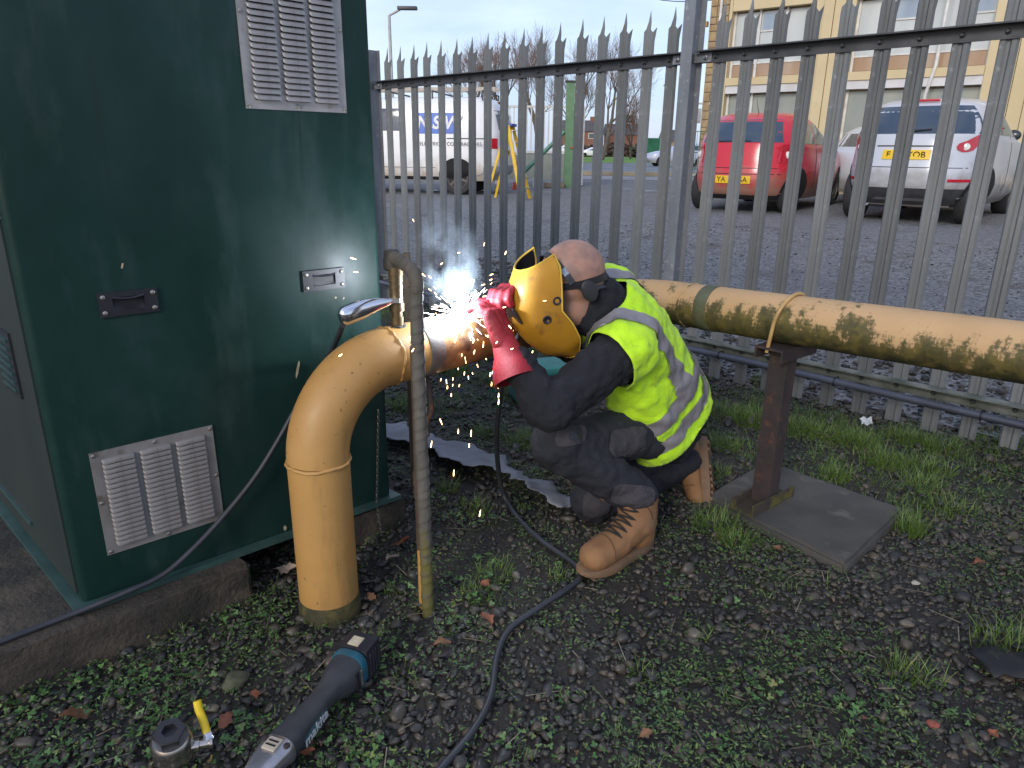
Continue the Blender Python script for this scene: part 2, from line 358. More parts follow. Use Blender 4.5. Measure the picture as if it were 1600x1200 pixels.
# ================================================================== green kiosk
K0 = V((-1.044, 1.485, .12)); kt = V((math.cos(R(42.3)), math.sin(R(42.3)), 0)); kn = V((kt.y, -kt.x, 0)); kl = V((math.cos(R(137)), math.sin(R(137)), 0)); KU = V((0, 0, 1))
def green_mat():
    m, t, b = new_mat('faded_green_fibreglass')
    c = mix(t, ramp(t, noise(t, 2.6, 6, .6, stretch=(1, 1, .55)), .36, .66), (.006, .0255, .0205), (.014, .041, .036))
    c = mix(t, ramp(t, noise(t, 7, 6, .62, stretch=(1, 1, .3)), .5, .74), c, (.032, .058, .054)); c = mix(t, ramp(t, noise(t, 1.7, 5, .6), .5, .72), c, (.027, .052, .048)); c = mix(t, ramp(t, noise(t, 9, 6, .7, stretch=(3, 3, .16)), .60, .74), c, (.012, .026, .022))
    t.links.new(c, b.inputs['Base Color']); r = ramp(t, noise(t, 5, 5), .35, .65, (.34,) * 3 + (1,), (.50,) * 3 + (1,)); b.inputs['Specular IOR Level'].default_value = .22; t.links.new(r, b.inputs['Roughness'])
    bump(t, b, noise(t, 4.5, 3, .5), .12, .02); return m
GREEN = green_mat(); GREEN_EDGE = M('worn_green_edge', (.036, .078, .070), (.022, .052, .047), 12, .45)
kiosk = thing('equipment_kiosk', 'large dark green fibreglass equipment kiosk with louvred vents', 'kiosk', K0)
KW, KD, KH = .888, 1.35, 2.05
def kp(a, b, z): return kt * a + kl * b + KU * z
bm = bmesh.new(); vs = [bm.verts.new(kp(a, b, z)) for z in (.004, KH) for a, b in ((0, 0), (KW, 0), (KW, KD), (0, KD))]
for f in ((0, 1, 2, 3), (4, 5, 6, 7), (0, 1, 5, 4), (1, 2, 6, 5), (2, 3, 7, 6), (3, 0, 4, 7)): bm.faces.new([vs[i] for i in f])
bmesh.ops.recalc_face_normals(bm, faces=bm.faces); bmesh.ops.bevel(bm, geom=bm.edges[:], offset=.016, segments=4, profile=.5, affect='EDGES')
me = bpy.data.meshes.new('shell'); bm.to_mesh(me); bm.free(); me.materials.append(GREEN); shade(me, 30); link('shell', me, kiosk)
mb = MB(); e = .022
fl = [kp(a, b, z) for z in (-.001, .013) for a, b in ((-e, -e), (KW + e, -e), (KW + e, KD + e), (-e, KD + e))]
mb.add(fl, [(0, 1, 2, 3), (4, 5, 6, 7), (0, 1, 5, 4), (1, 2, 6, 5), (2, 3, 7, 6), (3, 0, 4, 7)])
mb.build('base_flange', GREEN_EDGE, kiosk, smooth=0)
mb = MB(); p, q = kp(-.004, .28, .2), kp(-.004, KD - .05, .0); d = kl
mb.box(kp(-.006, .62, .10), (.55, .010, .012), (kl, kt, KU)); mb.build('door_sill', GREEN_EDGE, kiosk, smooth=0)
def k_on(a, z, o=0): return kt * a + KU * (z - .12) + kn * o     # kiosk-local point on its front face, height above ground
VENT = M('weathered_aluminium', (.34, .33, .325), (.26, .25, .245), 14, .5, .35, .1, 80, spots=(30, .60, .72, (.16, .15, .14)), rough2=.6)
VENT_LOW = M('dulled_aluminium', (.25, .235, .225), (.19, .175, .16), 14, .55, .3, .1, 80, spots=(26, .58, .70, (.13, .11, .09)), rough2=.65)
SCREW = M('dull_screw', (.40, .38, .33), None, 20, .4, .8); SLOT = M('dark_slot', (.004, .004, .005), None, 5, .9)
def louvre_mesh(L, h, mat):
    mb = MB(); rows = []
    for fx, e in ((-.5, .12), (-.49, .55), (-.465, .88), (-.42, 1), (0, 1), (.42, 1), (.465, .88), (.49, .55), (.5, .12)):
        x = L * fx; row = []
        for j in range(5):
            a = j / 4 * math.pi * .55; row.append((x, -.0006 - .0095 * e * math.sin(a), h * .5 - h * .8 * e * (1 - math.cos(a)) - (1 - e) * h * .25))
        rows.append(row)
    mb.grid(rows); mb.m = 1; mb.add([(-L / 2 + .003, -.0008, -h * .46), (L / 2 - .003, -.0008, -h * .46), (L / 2 - .003, -.0008, h * .18), (-L / 2 + .003, -.0008, h * .18)], [(0, 1, 2, 3)])
    return mb.mesh('louvre', [mat, SLOT], 60)
kq = quat_axes(kt, -kn, KU)
screw_me = MB().lathe([(.0052, 0), (.005, .002), (.003, .0032)], ax=V((0, -1, 0)), n=8).mesh('screw', SCREW, 40)
def vent(a0, a1, z0, z1, n, mat, label):
    pl_ = MB(); pl_.box(k_on((a0 + a1) / 2, (z0 + z1) / 2, .0016), (a1 - a0, .003, z1 - z0), (kt, kn, KU)); plate = pl_.build('louvre_vent', mat, kiosk, smooth=0); plate['label'] = label
    mx_, mz = .017, .020; cw = (a1 - a0 - 2 * mx_) / 3; h = (z1 - z0 - 2 * mz) / n; lm = louvre_mesh(cw - .010, h, mat)
    for c in range(3):
        for r in range(n): piece('louvre', lm, plate, k_on(a0 + mx_ + cw * (c + .5), z0 + mz + h * (r + .5), .0032), kq)
    for a, z in ((.0, 0), (.5, 0), (1, 0), (0, .52), (1, .48), (0, 1), (.5, 1), (1, 1)):
        piece('screw', screw_me, plate, k_on(lerp(a0 + .007, a1 - .007, a), lerp(z0 + .008, z1 - .008, z), .003), kq)
vent(.070, .356, .240, .512, 18, VENT_LOW, 'lower grey louvred vent plate')
vent(.530, .803, 1.289, 1.70, 26, VENT, 'upper pale louvred vent plate')
for a0 in (.143, .639):
    w, h, z = .126, .056, .855; mb = MB(); c = a0 + w / 2
    for (da, dz, sw, sh) in ((0, .0215, w, .013), (0, -.0215, w, .013), (-.0485, 0, .029, .030), (.0485, 0, .029, .030)):
        mb.box(k_on(c + da, z + dz, .003), (sw, .006, sh), (kt, kn, KU))
    hd = mb.build('flush_handle', BLACK_PLASTIC, kiosk, smooth=0)
    rc = MB(); n = 10
    rc.grid([[k_on(c - .034 + .068 * i / n, z - .015 + .030 * j / 4, .0012 + (.0035 * (abs(i / n - .5) * 2) ** 2 if j in (0, 4) else 0)) for j in range(5)] for i in range(n + 1)]); rc.build('grip_recess', M('recess_black', (.006, .006, .009), None, 6, .5), hd)
    lipm = MB(); lipm.tube([k_on(c - .034 + .068 * i / 10, z + .015 - .0045 * math.sin(math.pi * i / 10), .005) for i in range(11)], .0028, 6); lipm.build('grip_lip', BLACK_PLASTIC, hd)
    for sa in (-1, 1):
        for sz in (-1, 1): piece('screw', screw_me, hd, k_on(c + sa * .053, z + sz * .018, .006), kq, (1.1, 1.1, 1.1))
CHIP = M('bare_resin_chip', (.42, .36, .24), (.3, .26, .17), 30, .8)
for a, z, w, h, rot in ((.604, .615, .010, .05, .25), (.523, .147, .011, .018, 0), (.205, .94, .006, .014, .3), (.735, .80, .008, .006, 0), (.76, .795, .006, .008, .4)):
    mb = MB(); pts = [(math.cos(t) * w * (.35 + .2 * random.random()) + math.sin(t) * h * .5 * math.sin(rot), math.sin(t) * h * .5 * (.8 + .3 * random.random())) for t in np.linspace(0, 2 * math.pi, 12)[:-1]]
    mb.add([k_on(a + x, z + y, .0012) for x, y in pts], [tuple(range(11))]); mb.build('paint_chip', CHIP, kiosk, smooth=0)
mb = MB(); mb.box(kp(-.002, KD / 2, KH / 2), (KD - .05, .004, KH - .06), (kl, kt, KU)); mb.build('side_panel', M('dark_side_panel', (.012, .020, .017), (.020, .027, .022), 3, .6, 0, .1, 30, stretch=(1, 1, .4), spots=(6, .58, .72, (.03, .034, .028))), kiosk, smooth=0)  # thin added sheet, makes the left face darker than the rest of the shell
# side louvre on the left face, and its hinge
lv = MB()
lv.box(kp(-.006, .205, .59), (.13, .006, .16), (kl, kt, KU)); sv = lv.build('side_vent', BLACK_PLASTIC, kiosk, smooth=0)
for i in range(7): piece('slat', MB().box((0, 0, 0), (.11, .006, .008), (kl, kt, KU)).mesh('slat', GREEN_EDGE, 0), sv, kp(-.012, .205, .53 + .02 * i))
hg = MB(); hg.box(kp(-.006, .05, .955), (.06, .010, .045), (kl, kt, KU)); hg.build('hinge_plate', GALV, kiosk, smooth=0)
# chain hanging down the front of the kiosk
chain = thing('hanging_chain', 'thin steel chain hanging down the kiosk front beside the yellow pipe', 'chain', K0 + kt * .83 + kn * .012)
lk = MB().tube([(math.cos(t) * .0032, 0, math.sin(t) * .0075) for t in np.linspace(0, 2 * math.pi, 11)[:-1]], .0011, 5, closed=True).mesh('link', M('chain_steel', (.20, .20, .20), None, 8, .4, .8), 60)
for i in range(38):
    f = i / 37; p = kt * (.018 * (1 - f) - .012 * f) + kn * (0 if f < .78 else .03 * (f - .78) / .22) + KU * (.415 - .12 - .40 * f + .02)
    piece('link', lk, chain, p, kq @ Quaternion((0, 0, 1), (i % 2) * math.pi / 2 + .6))

# ================================================================== concrete plinth blocks under the kiosk
def rough_block(name, label, pts, z0, z1, mat):
    bm = bmesh.new(); lo = [bm.verts.new((x, y, z0)) for x, y in pts]; hi = [bm.verts.new((x, y, z1)) for x, y in pts]; n = len(pts)
    bm.faces.new(lo[::-1]); bm.faces.new(hi)
    for i in range(n): bm.faces.new((lo[i], lo[(i + 1) % n], hi[(i + 1) % n], hi[i]))
    bmesh.ops.bevel(bm, geom=bm.edges[:], offset=.010, segments=2, affect='EDGES'); bmesh.ops.subdivide_edges(bm, edges=[e for e in bm.edges if e.calc_length() > .06], cuts=6, use_grid_fill=True)
    for v in bm.verts:
        k = .007 if v.co.z < z1 - .02 else .003
        v.co += V((math.sin(v.co.x * 41 + v.co.z * 60), math.sin(v.co.y * 37 + v.co.z * 50), .4 * math.sin(v.co.x * 31 + v.co.y * 29))) * k * random.random()
    bmesh.ops.triangulate(bm, faces=[f for f in bm.faces if len(f.verts) > 4]); me = bpy.data.meshes.new(name); bm.to_mesh(me); bm.free(); me.materials.append(mat); shade(me, 40)
    return tag(link(name, me), label, 'plinth')
pA = V((-1.105, 1.335)); d2 = V((kt.x, kt.y)); l2 = V((kl.x, kl.y)); pB = pA + d2 * .535
rough_block('concrete_plinth', 'stained concrete plinth block under the near corner of the green kiosk', [tuple(pA), tuple(pB), tuple(pB + l2 * .16), tuple(pA + d2 * .06 + l2 * 1.3), tuple(pA - d2 * .35 + l2 * 1.3), tuple(pA - d2 * .35 + l2 * .02)], -.06, .118, CONCRETE)
pC = V((-.345, 2.125)); rough_block('concrete_plinth', 'dark concrete plinth block under the far corner of the green kiosk, behind the riser', [tuple(pC - d2 * .26 - l2 * .015), tuple(pC), tuple(pC + l2 * .5), tuple(pC - d2 * .26 + l2 * .5)], -.06, .114, CONCRETE)

# ================================================================== yellow gas pipe
PR = .0785; PZ = .672; RX = V((-.492, 1.665, 0)); pa = V((math.cos(R(47)), math.sin(R(47)), 0)); pb = V((.632, -.775, 0)).normalized(); pb3 = V((.631, -.774, .052)).normalized(); ER = .226
pipe_through = V((.882, 2.256, 0)); _den = pa.x * pb.y - pa.y * pb.x; _w = pipe_through - RX
S_C = (_w.x * pb.y - _w.y * pb.x) / _den; PC = RX + pa * S_C; PC.z = PZ     # where the two runs would meet
def algae_mat():
    m, t, b = new_mat('algae_stained_pipe_paint'); c = mix(t, ramp(t, noise(t, 3.4), .35, .65), (.52, .33, .165), (.44, .275, .125))
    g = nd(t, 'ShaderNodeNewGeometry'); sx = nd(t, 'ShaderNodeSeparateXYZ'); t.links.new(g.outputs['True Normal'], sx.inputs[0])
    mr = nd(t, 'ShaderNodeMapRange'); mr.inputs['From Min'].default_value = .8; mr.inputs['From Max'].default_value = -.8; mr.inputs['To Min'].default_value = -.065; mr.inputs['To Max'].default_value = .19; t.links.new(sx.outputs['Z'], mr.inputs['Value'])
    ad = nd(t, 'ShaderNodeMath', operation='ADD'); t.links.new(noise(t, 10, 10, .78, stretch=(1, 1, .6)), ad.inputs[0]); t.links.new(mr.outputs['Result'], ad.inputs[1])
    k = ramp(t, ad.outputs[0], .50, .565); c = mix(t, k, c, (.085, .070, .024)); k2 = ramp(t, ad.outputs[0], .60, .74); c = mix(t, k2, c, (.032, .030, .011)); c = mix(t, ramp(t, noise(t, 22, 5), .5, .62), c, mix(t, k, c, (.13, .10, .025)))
    t.links.new(c, b.inputs['Base Color']); b.inputs['Roughness'].default_value = .6; bump(t, b, noise(t, 60, 6, .6), .25, .004); return m
SCORCH = M('scorched_pipe_paint', (.40, .20, .065), (.20, .10, .045), 11, .5, 0, .15, 60, spots=(12, .52, .64, (.09, .05, .03)))
ALGAE = algae_mat()
gas = thing('gas_pipe', 'thick yellow gas pipe rising from the gravel, bending over and running along the fence', 'pipe', RX)
def ptube(pts, r, name, mat, parent=gas, n=40): mb = MB(); mb.tube(pts, r, n); return mb.build(name, mat, parent, w=True, smooth=60)
Z = V((0, 0, 1))
ptube([RX + Z * z for z in np.linspace(-.08, PZ - ER, 8)], PR, 'riser', YELLOW_PIPE)
ptube([RX + Z * (PZ - ER) + pa * (ER * (1 - math.cos(a))) + Z * (ER * math.sin(a)) for a in np.linspace(0, math.pi / 2, 20)], PR, 'elbow', YELLOW_PIPE)
ptube([RX + Z * PZ + pa * s for s in np.linspace(ER, .365, 6)], PR, 'pipe_run', YELLOW_PIPE)
ptube([RX + Z * PZ + pa * s for s in np.linspace(.365, S_C - ER, 8)], PR, 'pipe_run', SCORCH)
ptube([PC - pa * ER * (1 - math.sin(a)) + pb * ER * (1 - math.cos(a)) for a in np.linspace(0, math.pi / 2, 20)], PR, 'elbow', ALGAE)
ptube([PC + pb * ER + pb3 * s for s in np.linspace(0, 3.2, 14)], PR, 'pipe_run', ALGAE)
def ring(c, ax, r, th, name, mat, wob_=.0012):
    a, b = frame(ax); mb = MB(); mb.tube([c + (a * math.cos(t) + b * math.sin(t)) * (r + wob_ * math.sin(t * 17 + 1)) + ax * (wob_ * 1.5 * math.sin(t * 5)) for t in np.linspace(0, 2 * math.pi, 57)[:-1]], th, 8, closed=True); return mb.build(name, mat, gas, w=True, smooth=70)
ring(RX + Z * (PZ - ER - .004), Z, PR, .0048, 'weld_bead', YELLOW_PIPE); ring(RX + Z * PZ + pa * (ER + .002), pa, PR - .001, .004, 'weld_bead', YELLOW_PIPE, .002)
ring(PC + pb * (ER + .01), pb, PR, .004, 'weld_bead', ALGAE); ring(PC - pa * (ER + .01), pa, PR, .004, 'weld_bead', SCORCH)
def band(c, ax, w, r, name, mat):
    mb = MB(); mb.tube([c + ax * x for x in (-w / 2, -w / 2 + .002, w / 2 - .002, w / 2)], [r - .001, r, r, r - .001], 40); return mb.build(name, mat, gas, w=True, smooth=50)
band(RX + Z * PZ + pa * .345, pa, .050, PR + .0025, 'ground_bare_band', M('ground_down_steel', (.13, .125, .12), (.22, .20, .17), 16, .45, .5, .2, 120))
bt = band(PC + pb * ER + pb3 * .10, pb3, .052, PR + .002, 'tape_band', M('faded_green_tape', (.115, .12, .065), (.07, .075, .035), 18, .6)); bt['label'] = 'faded green tape band'
cl = MB(); cl.lathe([(PR + .004, -.06), (PR + .0055, -.03), (PR + .004, .025), (PR + .001, .047)], RX, Z, 40); cl.build('base_wrap', M('mossy_bitumen_wrap', (.05, .045, .018), (.022, .022, .010), 16, .8, 0, .4, 80, spots=(14, .5, .62, (.09, .075, .02))), gas, w=True)

# ================================================================== pipe support on its slab
RUST = M('rusty_dark_steel', (.052, .036, .034), (.034, .026, .028), 12, .72, .2, .3, 90, spots=(20, .56, .68, (.11, .05, .028)))
RUST_MOSS = M('mossy_dark_steel', (.055, .042, .030), (.032, .027, .022), 10, .8, .1, .35, 90, spots=(16, .48, .6, (.10, .085, .02)))
slab_pts = [V((.690, 2.285)), V((1.000, 1.845)), V((1.362, 2.205)), V((1.012, 2.600))]
sl = rough_block('paving_slab', 'square grey concrete paving slab under the steel pipe support', [tuple(p) for p in slab_pts], -.03, .042, M('algae_dark_slab', (.085, .078, .068), (.05, .048, .043), 5, .8, 0, .35, 90, spots=(9, .58, .7, (.13, .12, .10))))
sl['category'] = 'slab'
SB = V((.888, 2.245, .042)); sup = thing('pipe_support', 'rusty steel channel post with a hoop holding up the yellow pipe', 'support', SB)
def channel(mb, c, la, wa, ua, L, W, H, t):
    """U section lying along la, web down, flanges rising along ua"""
    mb.box(c + ua * (t / 2), (L, W, t), (la, wa, ua))
    for s in (-1, 1): mb.box(c + wa * (s * (W / 2 - t / 2)) + ua * (t + (H - t) / 2), (L, t, H - t), (la, wa, ua))
ua_ = V((-pb.y, pb.x, 0))
mb = MB(); channel(mb, SB - ua_ * .01, ua_, pb, Z, .25, .088, .040, .007); mb.build('base_channel', RUST_MOSS, sup, w=True, smooth=0)
pcx = PC + pb * ER + pb3 * ((V((SB.x, SB.y, 0)) - PC).dot(pb) - ER); zt = pcx.z - PR - .002
mb = MB(); channel(mb, V((SB.x, SB.y, zt)) + ua_ * .01, ua_, pb, -Z, .21, .10, .040, .007); mb.build('top_channel', RUST, sup, w=True, smooth=0)
mb = MB(); h = zt - .049 - .007 + .042; pc = V((SB.x, SB.y, .049 + (zt - .007 - .049) / 2)); hh = zt - .007 - .049
tl = (pb * .035).normalized()
mb.box(pc - ua_ * .026, (.066, .008, hh), (pb, ua_, Z))
for s in (-1, 1): mb.box(pc + pb * (s * .029) + ua_ * .0025, (.008, .049, hh), (pb, ua_, Z))
mb.build('post', RUST, sup, w=True, smooth=0)
ub = [pcx + ua_ * (PR + .008) + Z * (-PR - .01), pcx + ua_ * (PR + .008)] + [pcx + ua_ * ((PR + .008) * math.cos(a)) + Z * ((PR + .008) * math.sin(a)) + pb * (.018 * math.sin(a)) for a in np.linspace(.15, math.pi - .15, 16)] + [pcx - ua_ * (PR + .008), pcx - ua_ * (PR + .008) + Z * (-PR - .02) - pb * .012]
mb = MB(); mb.tube(ub, .0062, 10); mb.build('u_bolt', M('painted_bar', (.50, .32, .13), (.36, .22, .08), 20, .5), sup, w=True)

# ================================================================== small wrapped service pipe with its valve
WRAP = M('grey_tape_wrap', (.12, .106, .086), (.08, .07, .056), 18, .8, 0, .35, 140, stretch=(1, 1, .5))
def wrap_mat():
    m, t, b = new_mat('tape_wrap_mossy_foot'); c = mix(t, ramp(t, noise(t, 18), .35, .65), (.115, .104, .088), (.078, .070, .058)); g = nd(t, 'ShaderNodeTexCoord'); sx = nd(t, 'ShaderNodeSeparateXYZ'); t.links.new(g.outputs['Object'], sx.inputs[0])
    mr = nd(t, 'ShaderNodeMapRange'); mr.inputs['From Min'].default_value = .42; mr.inputs['From Max'].default_value = .02; mr.inputs['To Min'].default_value = -.25; mr.inputs['To Max'].default_value = .25; t.links.new(sx.outputs['Z'], mr.inputs['Value'])
    ad = nd(t, 'ShaderNodeMath', operation='ADD'); t.links.new(noise(t, 24, 6), ad.inputs[0]); t.links.new(mr.outputs['Result'], ad.inputs[1]); c = mix(t, ramp(t, ad.outputs[0], .45, .65), c, (.115, .10, .025))
    t.links.new(c, b.inputs['Base Color']); b.inputs['Roughness'].default_value = .8; bump(t, b, noise(t, 150, 5), .4, .003); return m
def wrapped(pts, r, pitch=.032, n=20):
    """tape wound round a pipe: a spiral of overlapping edges"""
    mb = MB(); pts = [V(p) for p in pts]; out = []; L = 0; prev = None; P2 = []; step = .004
    for i in range(len(pts) - 1):
        k = max(1, int((pts[i + 1] - pts[i]).length / step)); P2 += [pts[i].lerp(pts[i + 1], j / k) for j in range(k)]
    P2.append(pts[-1]); vs = []; a = None
    for i, p in enumerate(P2):
        d = (P2[min(i + 1, len(P2) - 1)] - P2[max(i - 1, 0)]).normalized()
        if a is None: a, b = frame(d)
        else: a = (a - d * a.dot(d)).normalized(); b = a.cross(d)
        if i: L += (p - P2[i - 1]).length
        for k in range(n):
            t = 2 * math.pi * k / n; ph = (L / pitch + k / n + .22 * math.sin(L * 31) + .13 * math.sin(L * 77 + 1)) % 1.0; q = r + .0024 * (1 - ph) ** 1.5 + .0006 * math.sin(7 * t + L * 90); vs.append(p + a * (math.cos(t) * q) + b * (math.sin(t) * q))
    N = len(P2); mb.add(vs, [(i * n + k, (i + 1) * n + k, (i + 1) * n + (k + 1) % n, i * n + (k + 1) % n) for i in range(N - 1) for k in range(n)] + [tuple(range(n)), tuple((N - 1) * n + k for k in range(n))]); return mb
W0 = V((-.222, 1.655, 0)); WT = .912; ST = RX + pa * .268; ST.z = PZ
svc = thing('service_pipe', 'slim tape-wrapped service pipe with valve in front of the yellow pipe', 'pipe', W0)
top_b = V((ST.x - .004, ST.y, .930)); top_f = V((W0.x - .006, W0.y + .01, WT - .005))
wrapped([W0 + Z * -.05, W0 + Z * .3 + V((-.002, 0, 0)), W0 + Z * .6 + V((-.006, .006, 0)), W0 + Z * (WT - .02) + V((-.008, .01, 0))], .0152).build('wrapped_drop', wrap_mat(), svc, w=True, smooth=60)
wrapped(smooth_path([top_f + Z * -.03, top_f + Z * .002, top_f.lerp(top_b, .12) + Z * .016, top_f.lerp(top_b, .5) + Z * .012, top_b + Z * .004], 6), .0155).build('wrapped_crossover', WRAP, svc, w=True, smooth=60)
mb = MB(); mb.lathe([(.020, -.026), (.024, -.022), (.024, .0), (.021, .012), (.022, .02), (.017, .027)], top_b + V((-.004, .006, -.006)), Z, 20); mb.build('top_elbow', M('dull_iron_fitting', (.07, .065, .06), None, 12, .6, .5), svc, w=True)
BRASS = M('tarnished_brass', (.21, .155, .085), (.15, .11, .06), 14, .4, .7)
mb = MB(); mb.lathe([(.017, PZ + PR - .008), (.017, .775), (.0145, .776), (.0145, .79), (.020, .791), (.020, .812), (.0175, .813), (.0175, .85), (.0185, .851), (.0185, .86), (.0175, .861), (.0175, .868), (.0185, .869), (.0185, .885), (.020, .886), (.020, .908)], V((ST.x, ST.y, 0)), Z, 24)
mb.build('valve_body', BRASS, svc, w=True, smooth=30)
mb = MB(); mb.tube([V((ST.x, ST.y, PZ + PR - .004)) + V((math.cos(t), math.sin(t), 0)) * .019 + Z * (.003 * math.sin(3 * t)) for t in np.linspace(0, 2 * math.pi, 17)[:-1]], .006, 8, closed=True); mb.build('burnt_weld', M('burnt_weld', (.022, .02, .02), (.06, .05, .04), 60, .7, .3, .5, 120), svc, w=True)
lv0 = V((ST.x - .006, ST.y - .030, .822)); lv1 = at(531, 497, 1.735)
mb = MB(); dd = lv1 - lv0; N = 16; pts = [lv0 + dd * (i / N) + Z * (.004 * math.sin(math.pi * i / N)) for i in range(N + 1)]; prof = [.006 + .0200 * min(1, (i / N) * 1.7) ** .8 for i in range(N - 1)] + [.024, .014]
mb.tube(pts, prof, 16, flat=(.62, 1.0)); lever = mb.build('valve_lever', CHROME, svc, w=True, smooth=70)
mb = MB(); mb.box(lv0 + V((.006, .012, .002)), (.028, .03, .012)); mb.build('lever_hub', STEEL_BRIGHT, lever, w=True, smooth=0)
C0 = V((-.239, 1.688, 0)); cpipe = thing('thin_pipe', 'thin brown pipe with a yellow foot close behind the wrapped service pipe', 'pipe', C0)
mb = MB(); mb.tube([C0 + Z * -.05, C0 + Z * .175], .0125, 14); mb.build('yellow_foot', YELLOW_PIPE, cpipe, w=True)
mb = MB(); mb.lathe([(.0135, .175), (.0135, .33), (.0165, .331), (.0165, .352), (.0150, .353), (.0150, .362), (.0170, .363), (.0170, .40), (.0155, .401), (.0155, .41), (.0135, .411), (.0135, .74)], C0, Z, 18); mb.build('brown_length', M('brown_tarnished_pipe', (.115, .085, .06), (.075, .055, .042), 14, .5, .3), cpipe, w=True, smooth=30)
hk = MB(); q0 = RX + pa * .36; hk.tube(smooth_path([q0 + Z * (PZ - PR + .01), q0 + Z * (PZ - PR - .05) + V((.012, -.01, 0)), q0 + Z * (PZ - PR - .10) + V((.016, -.012, 0)), q0 + Z * (PZ - PR - .14) + V((.004, -.008, 0)), q0 + Z * (PZ - PR - .19)], 5), .0075, 8); tag(hk.build('hanging_hook', RUST), 'bent rusty hook hanging under the yellow pipe behind the wrapped pipe', 'hook')
st_ = MB(); q1 = at(635, 400, 2.35); st_.box(V((q1.x, q1.y, q1.z / 2)), (.022, .02, q1.z + .02)); tag(st_.build('timber_stake', M('brown_stake', (.11, .075, .045), (.07, .05, .03), 20, .8)), 'thin brown stake standing behind the top of the wrapped pipe', 'stake')
# ================================================================== the welder
def remesh(o, vox, sm=6, disp=None):
    r = o.modifiers.new('r', 'REMESH'); r.mode = 'VOXEL'; r.voxel_size = vox
    s = o.modifiers.new('s', 'SMOOTH'); s.iterations = sm; s.factor = .5
    if disp:
        for k, (strength, size) in enumerate(disp):
            tx = bpy.data.textures.new('folds', 'CLOUDS'); tx.noise_scale = size; tx.noise_depth = 2
            d = o.modifiers.new('d%d' % k, 'DISPLACE'); d.texture = tx; d.strength = strength; d.mid_level = .5; d.texture_coords = 'GLOBAL'
        s2 = o.modifiers.new('s2', 'SMOOTH'); s2.iterations = 2; s2.factor = .5
def blob(mb, name, mat, parent, vox, sm=6, disp=None):
    me = evaluate(mb, lambda o: remesh(o, vox, sm, disp), name, mat); off = root_of(parent).location
    me.transform(Matrix.Translation(-off)); return link(name, me, parent)
C7 = V((.31, 2.12, .772)); HC = V((.172, 2.052, .838)); PEL = V((.56, 2.30, .335)); CT = V((.311, 2.13, .71))
LS = V((.322, 1.985, .650)); RS = V((.306, 2.275, .770)); LE = at(853, 640, 1.82); LW = at(797, 548, 1.895)
RE = at(888, 535, 2.17); RW = at(822, 478, 2.05)
LHIP = V((.50, 2.19, .33)); RHIP = V((.61, 2.39, .31)); LK = at(872, 697, 1.95); LA = V((.388, 1.975, .13)); RK = V((.275, 2.17, .072)); RA = V((.635, 2.40, .12))
lat = (LS - RS).normalized()
Hf = V((-.93 * .848, -.36 * .848, -.53)).normalized(); Hu = V((-.93 * .53, -.36 * .53, .848)); Hu = (Hu - Hf * Hu.dot(Hf)).normalized(); Hs = Hu.cross(Hf).normalized()
man = thing('person', 'crouching welder in yellow high-visibility vest, yellow mask and red gauntlets', 'person', (.40, 2.12, 0))
SKIN = M('bald_skin', (.40, .215, .155), (.33, .17, .12), 9, .45, 0, .12, 220, spots=(14, .48, .62, (.25, .15, .115)))
def hp(f, s, u): return HC + Hf * f + Hs * s + Hu * u
b_ = MB()
b_.ball(hp(-.012, 0, .022), (Hf * .101, Hs * .079, Hu * .098)); b_.ball(hp(.035, 0, -.055), (Hf * .060, Hs * .058, Hu * .072)); b_.ball(hp(.095, 0, -.035), (Hf * .018, Hs * .014, Hu * .026))
b_.ball(hp(.078, .03, -.005), (Hf * .012, Hs * .02, Hu * .01)); b_.ball(hp(.078, -.03, -.005), (Hf * .012, Hs * .02, Hu * .01)); b_.ball(hp(.085, 0, -.082), (Hf * .013, Hs * .024, Hu * .010))
for s in (-1, 1): b_.ball(hp(-.008, s * .078, -.022), (Hf * .018, Hs * .008, Hu * .030))
b_.capsule(hp(-.035, 0, -.05), C7 + V((0, 0, -.02)), .056, .062); b_.capsule(C7 + V((0, 0, -.05)), PEL, .09, .10, flat=(1.2, .8), side=lat)
for a, c, r0, r1 in ((LS, LE, .045, .036), (LE, LW, .036, .028), (RS, RE, .045, .036), (RE, RW, .036, .028), (LHIP, LK, .07, .05), (LK, LA.lerp(LK, .35), .048, .036), (RHIP, RK, .07, .05), (RK, RA.lerp(RK, .2), .048, .035), (LS, RS, .05, .05)): b_.capsule(a, c, r0, r1)
blob(b_, 'body', SKIN, man, .0065, 5)
# trousers
TROUSER = M('dark_work_trousers', (.009, .010, .016), (.015, .016, .022), 10, .85, 0, .7, 26, dist=.014); TROUSER_GREY = M('grey_trouser_panel', (.040, .036, .042), (.030, .027, .033), 10, .85, 0, .7, 30, dist=.012)
t_ = MB(); t_.capsule(PEL + V((0, 0, .10)), PEL + V((-.015, .01, -.06)), .105, .112, flat=(1.15, .92), side=lat)
t_.capsule(LHIP, LK, .090, .076); t_.capsule(LK, LA + V((-.01, 0, .078)), .076, .064); t_.ball(LK + V((-.005, -.01, .01)), (V((.082, 0, 0)), V((0, .08, 0)), V((0, 0, .08))))
t_.ball(LA + V((-.015, -.010, .085)), (V((.078, 0, 0)), V((0, .074, 0)), V((0, 0, .036))))
t_.capsule(RHIP, RK + V((0, 0, .01)), .090, .074); t_.capsule(RK, RA, .074, .062); t_.capsule(LHIP, RHIP, .088, .086)
tro = blob(t_, 'trousers', TROUSER, man, .0085, 5, [(.030, .055), (.012, .022)])
kp_ = MB(); kd = (LK - LHIP).normalized(); kn_ = V((-.55, -.75, .35)).normalized()
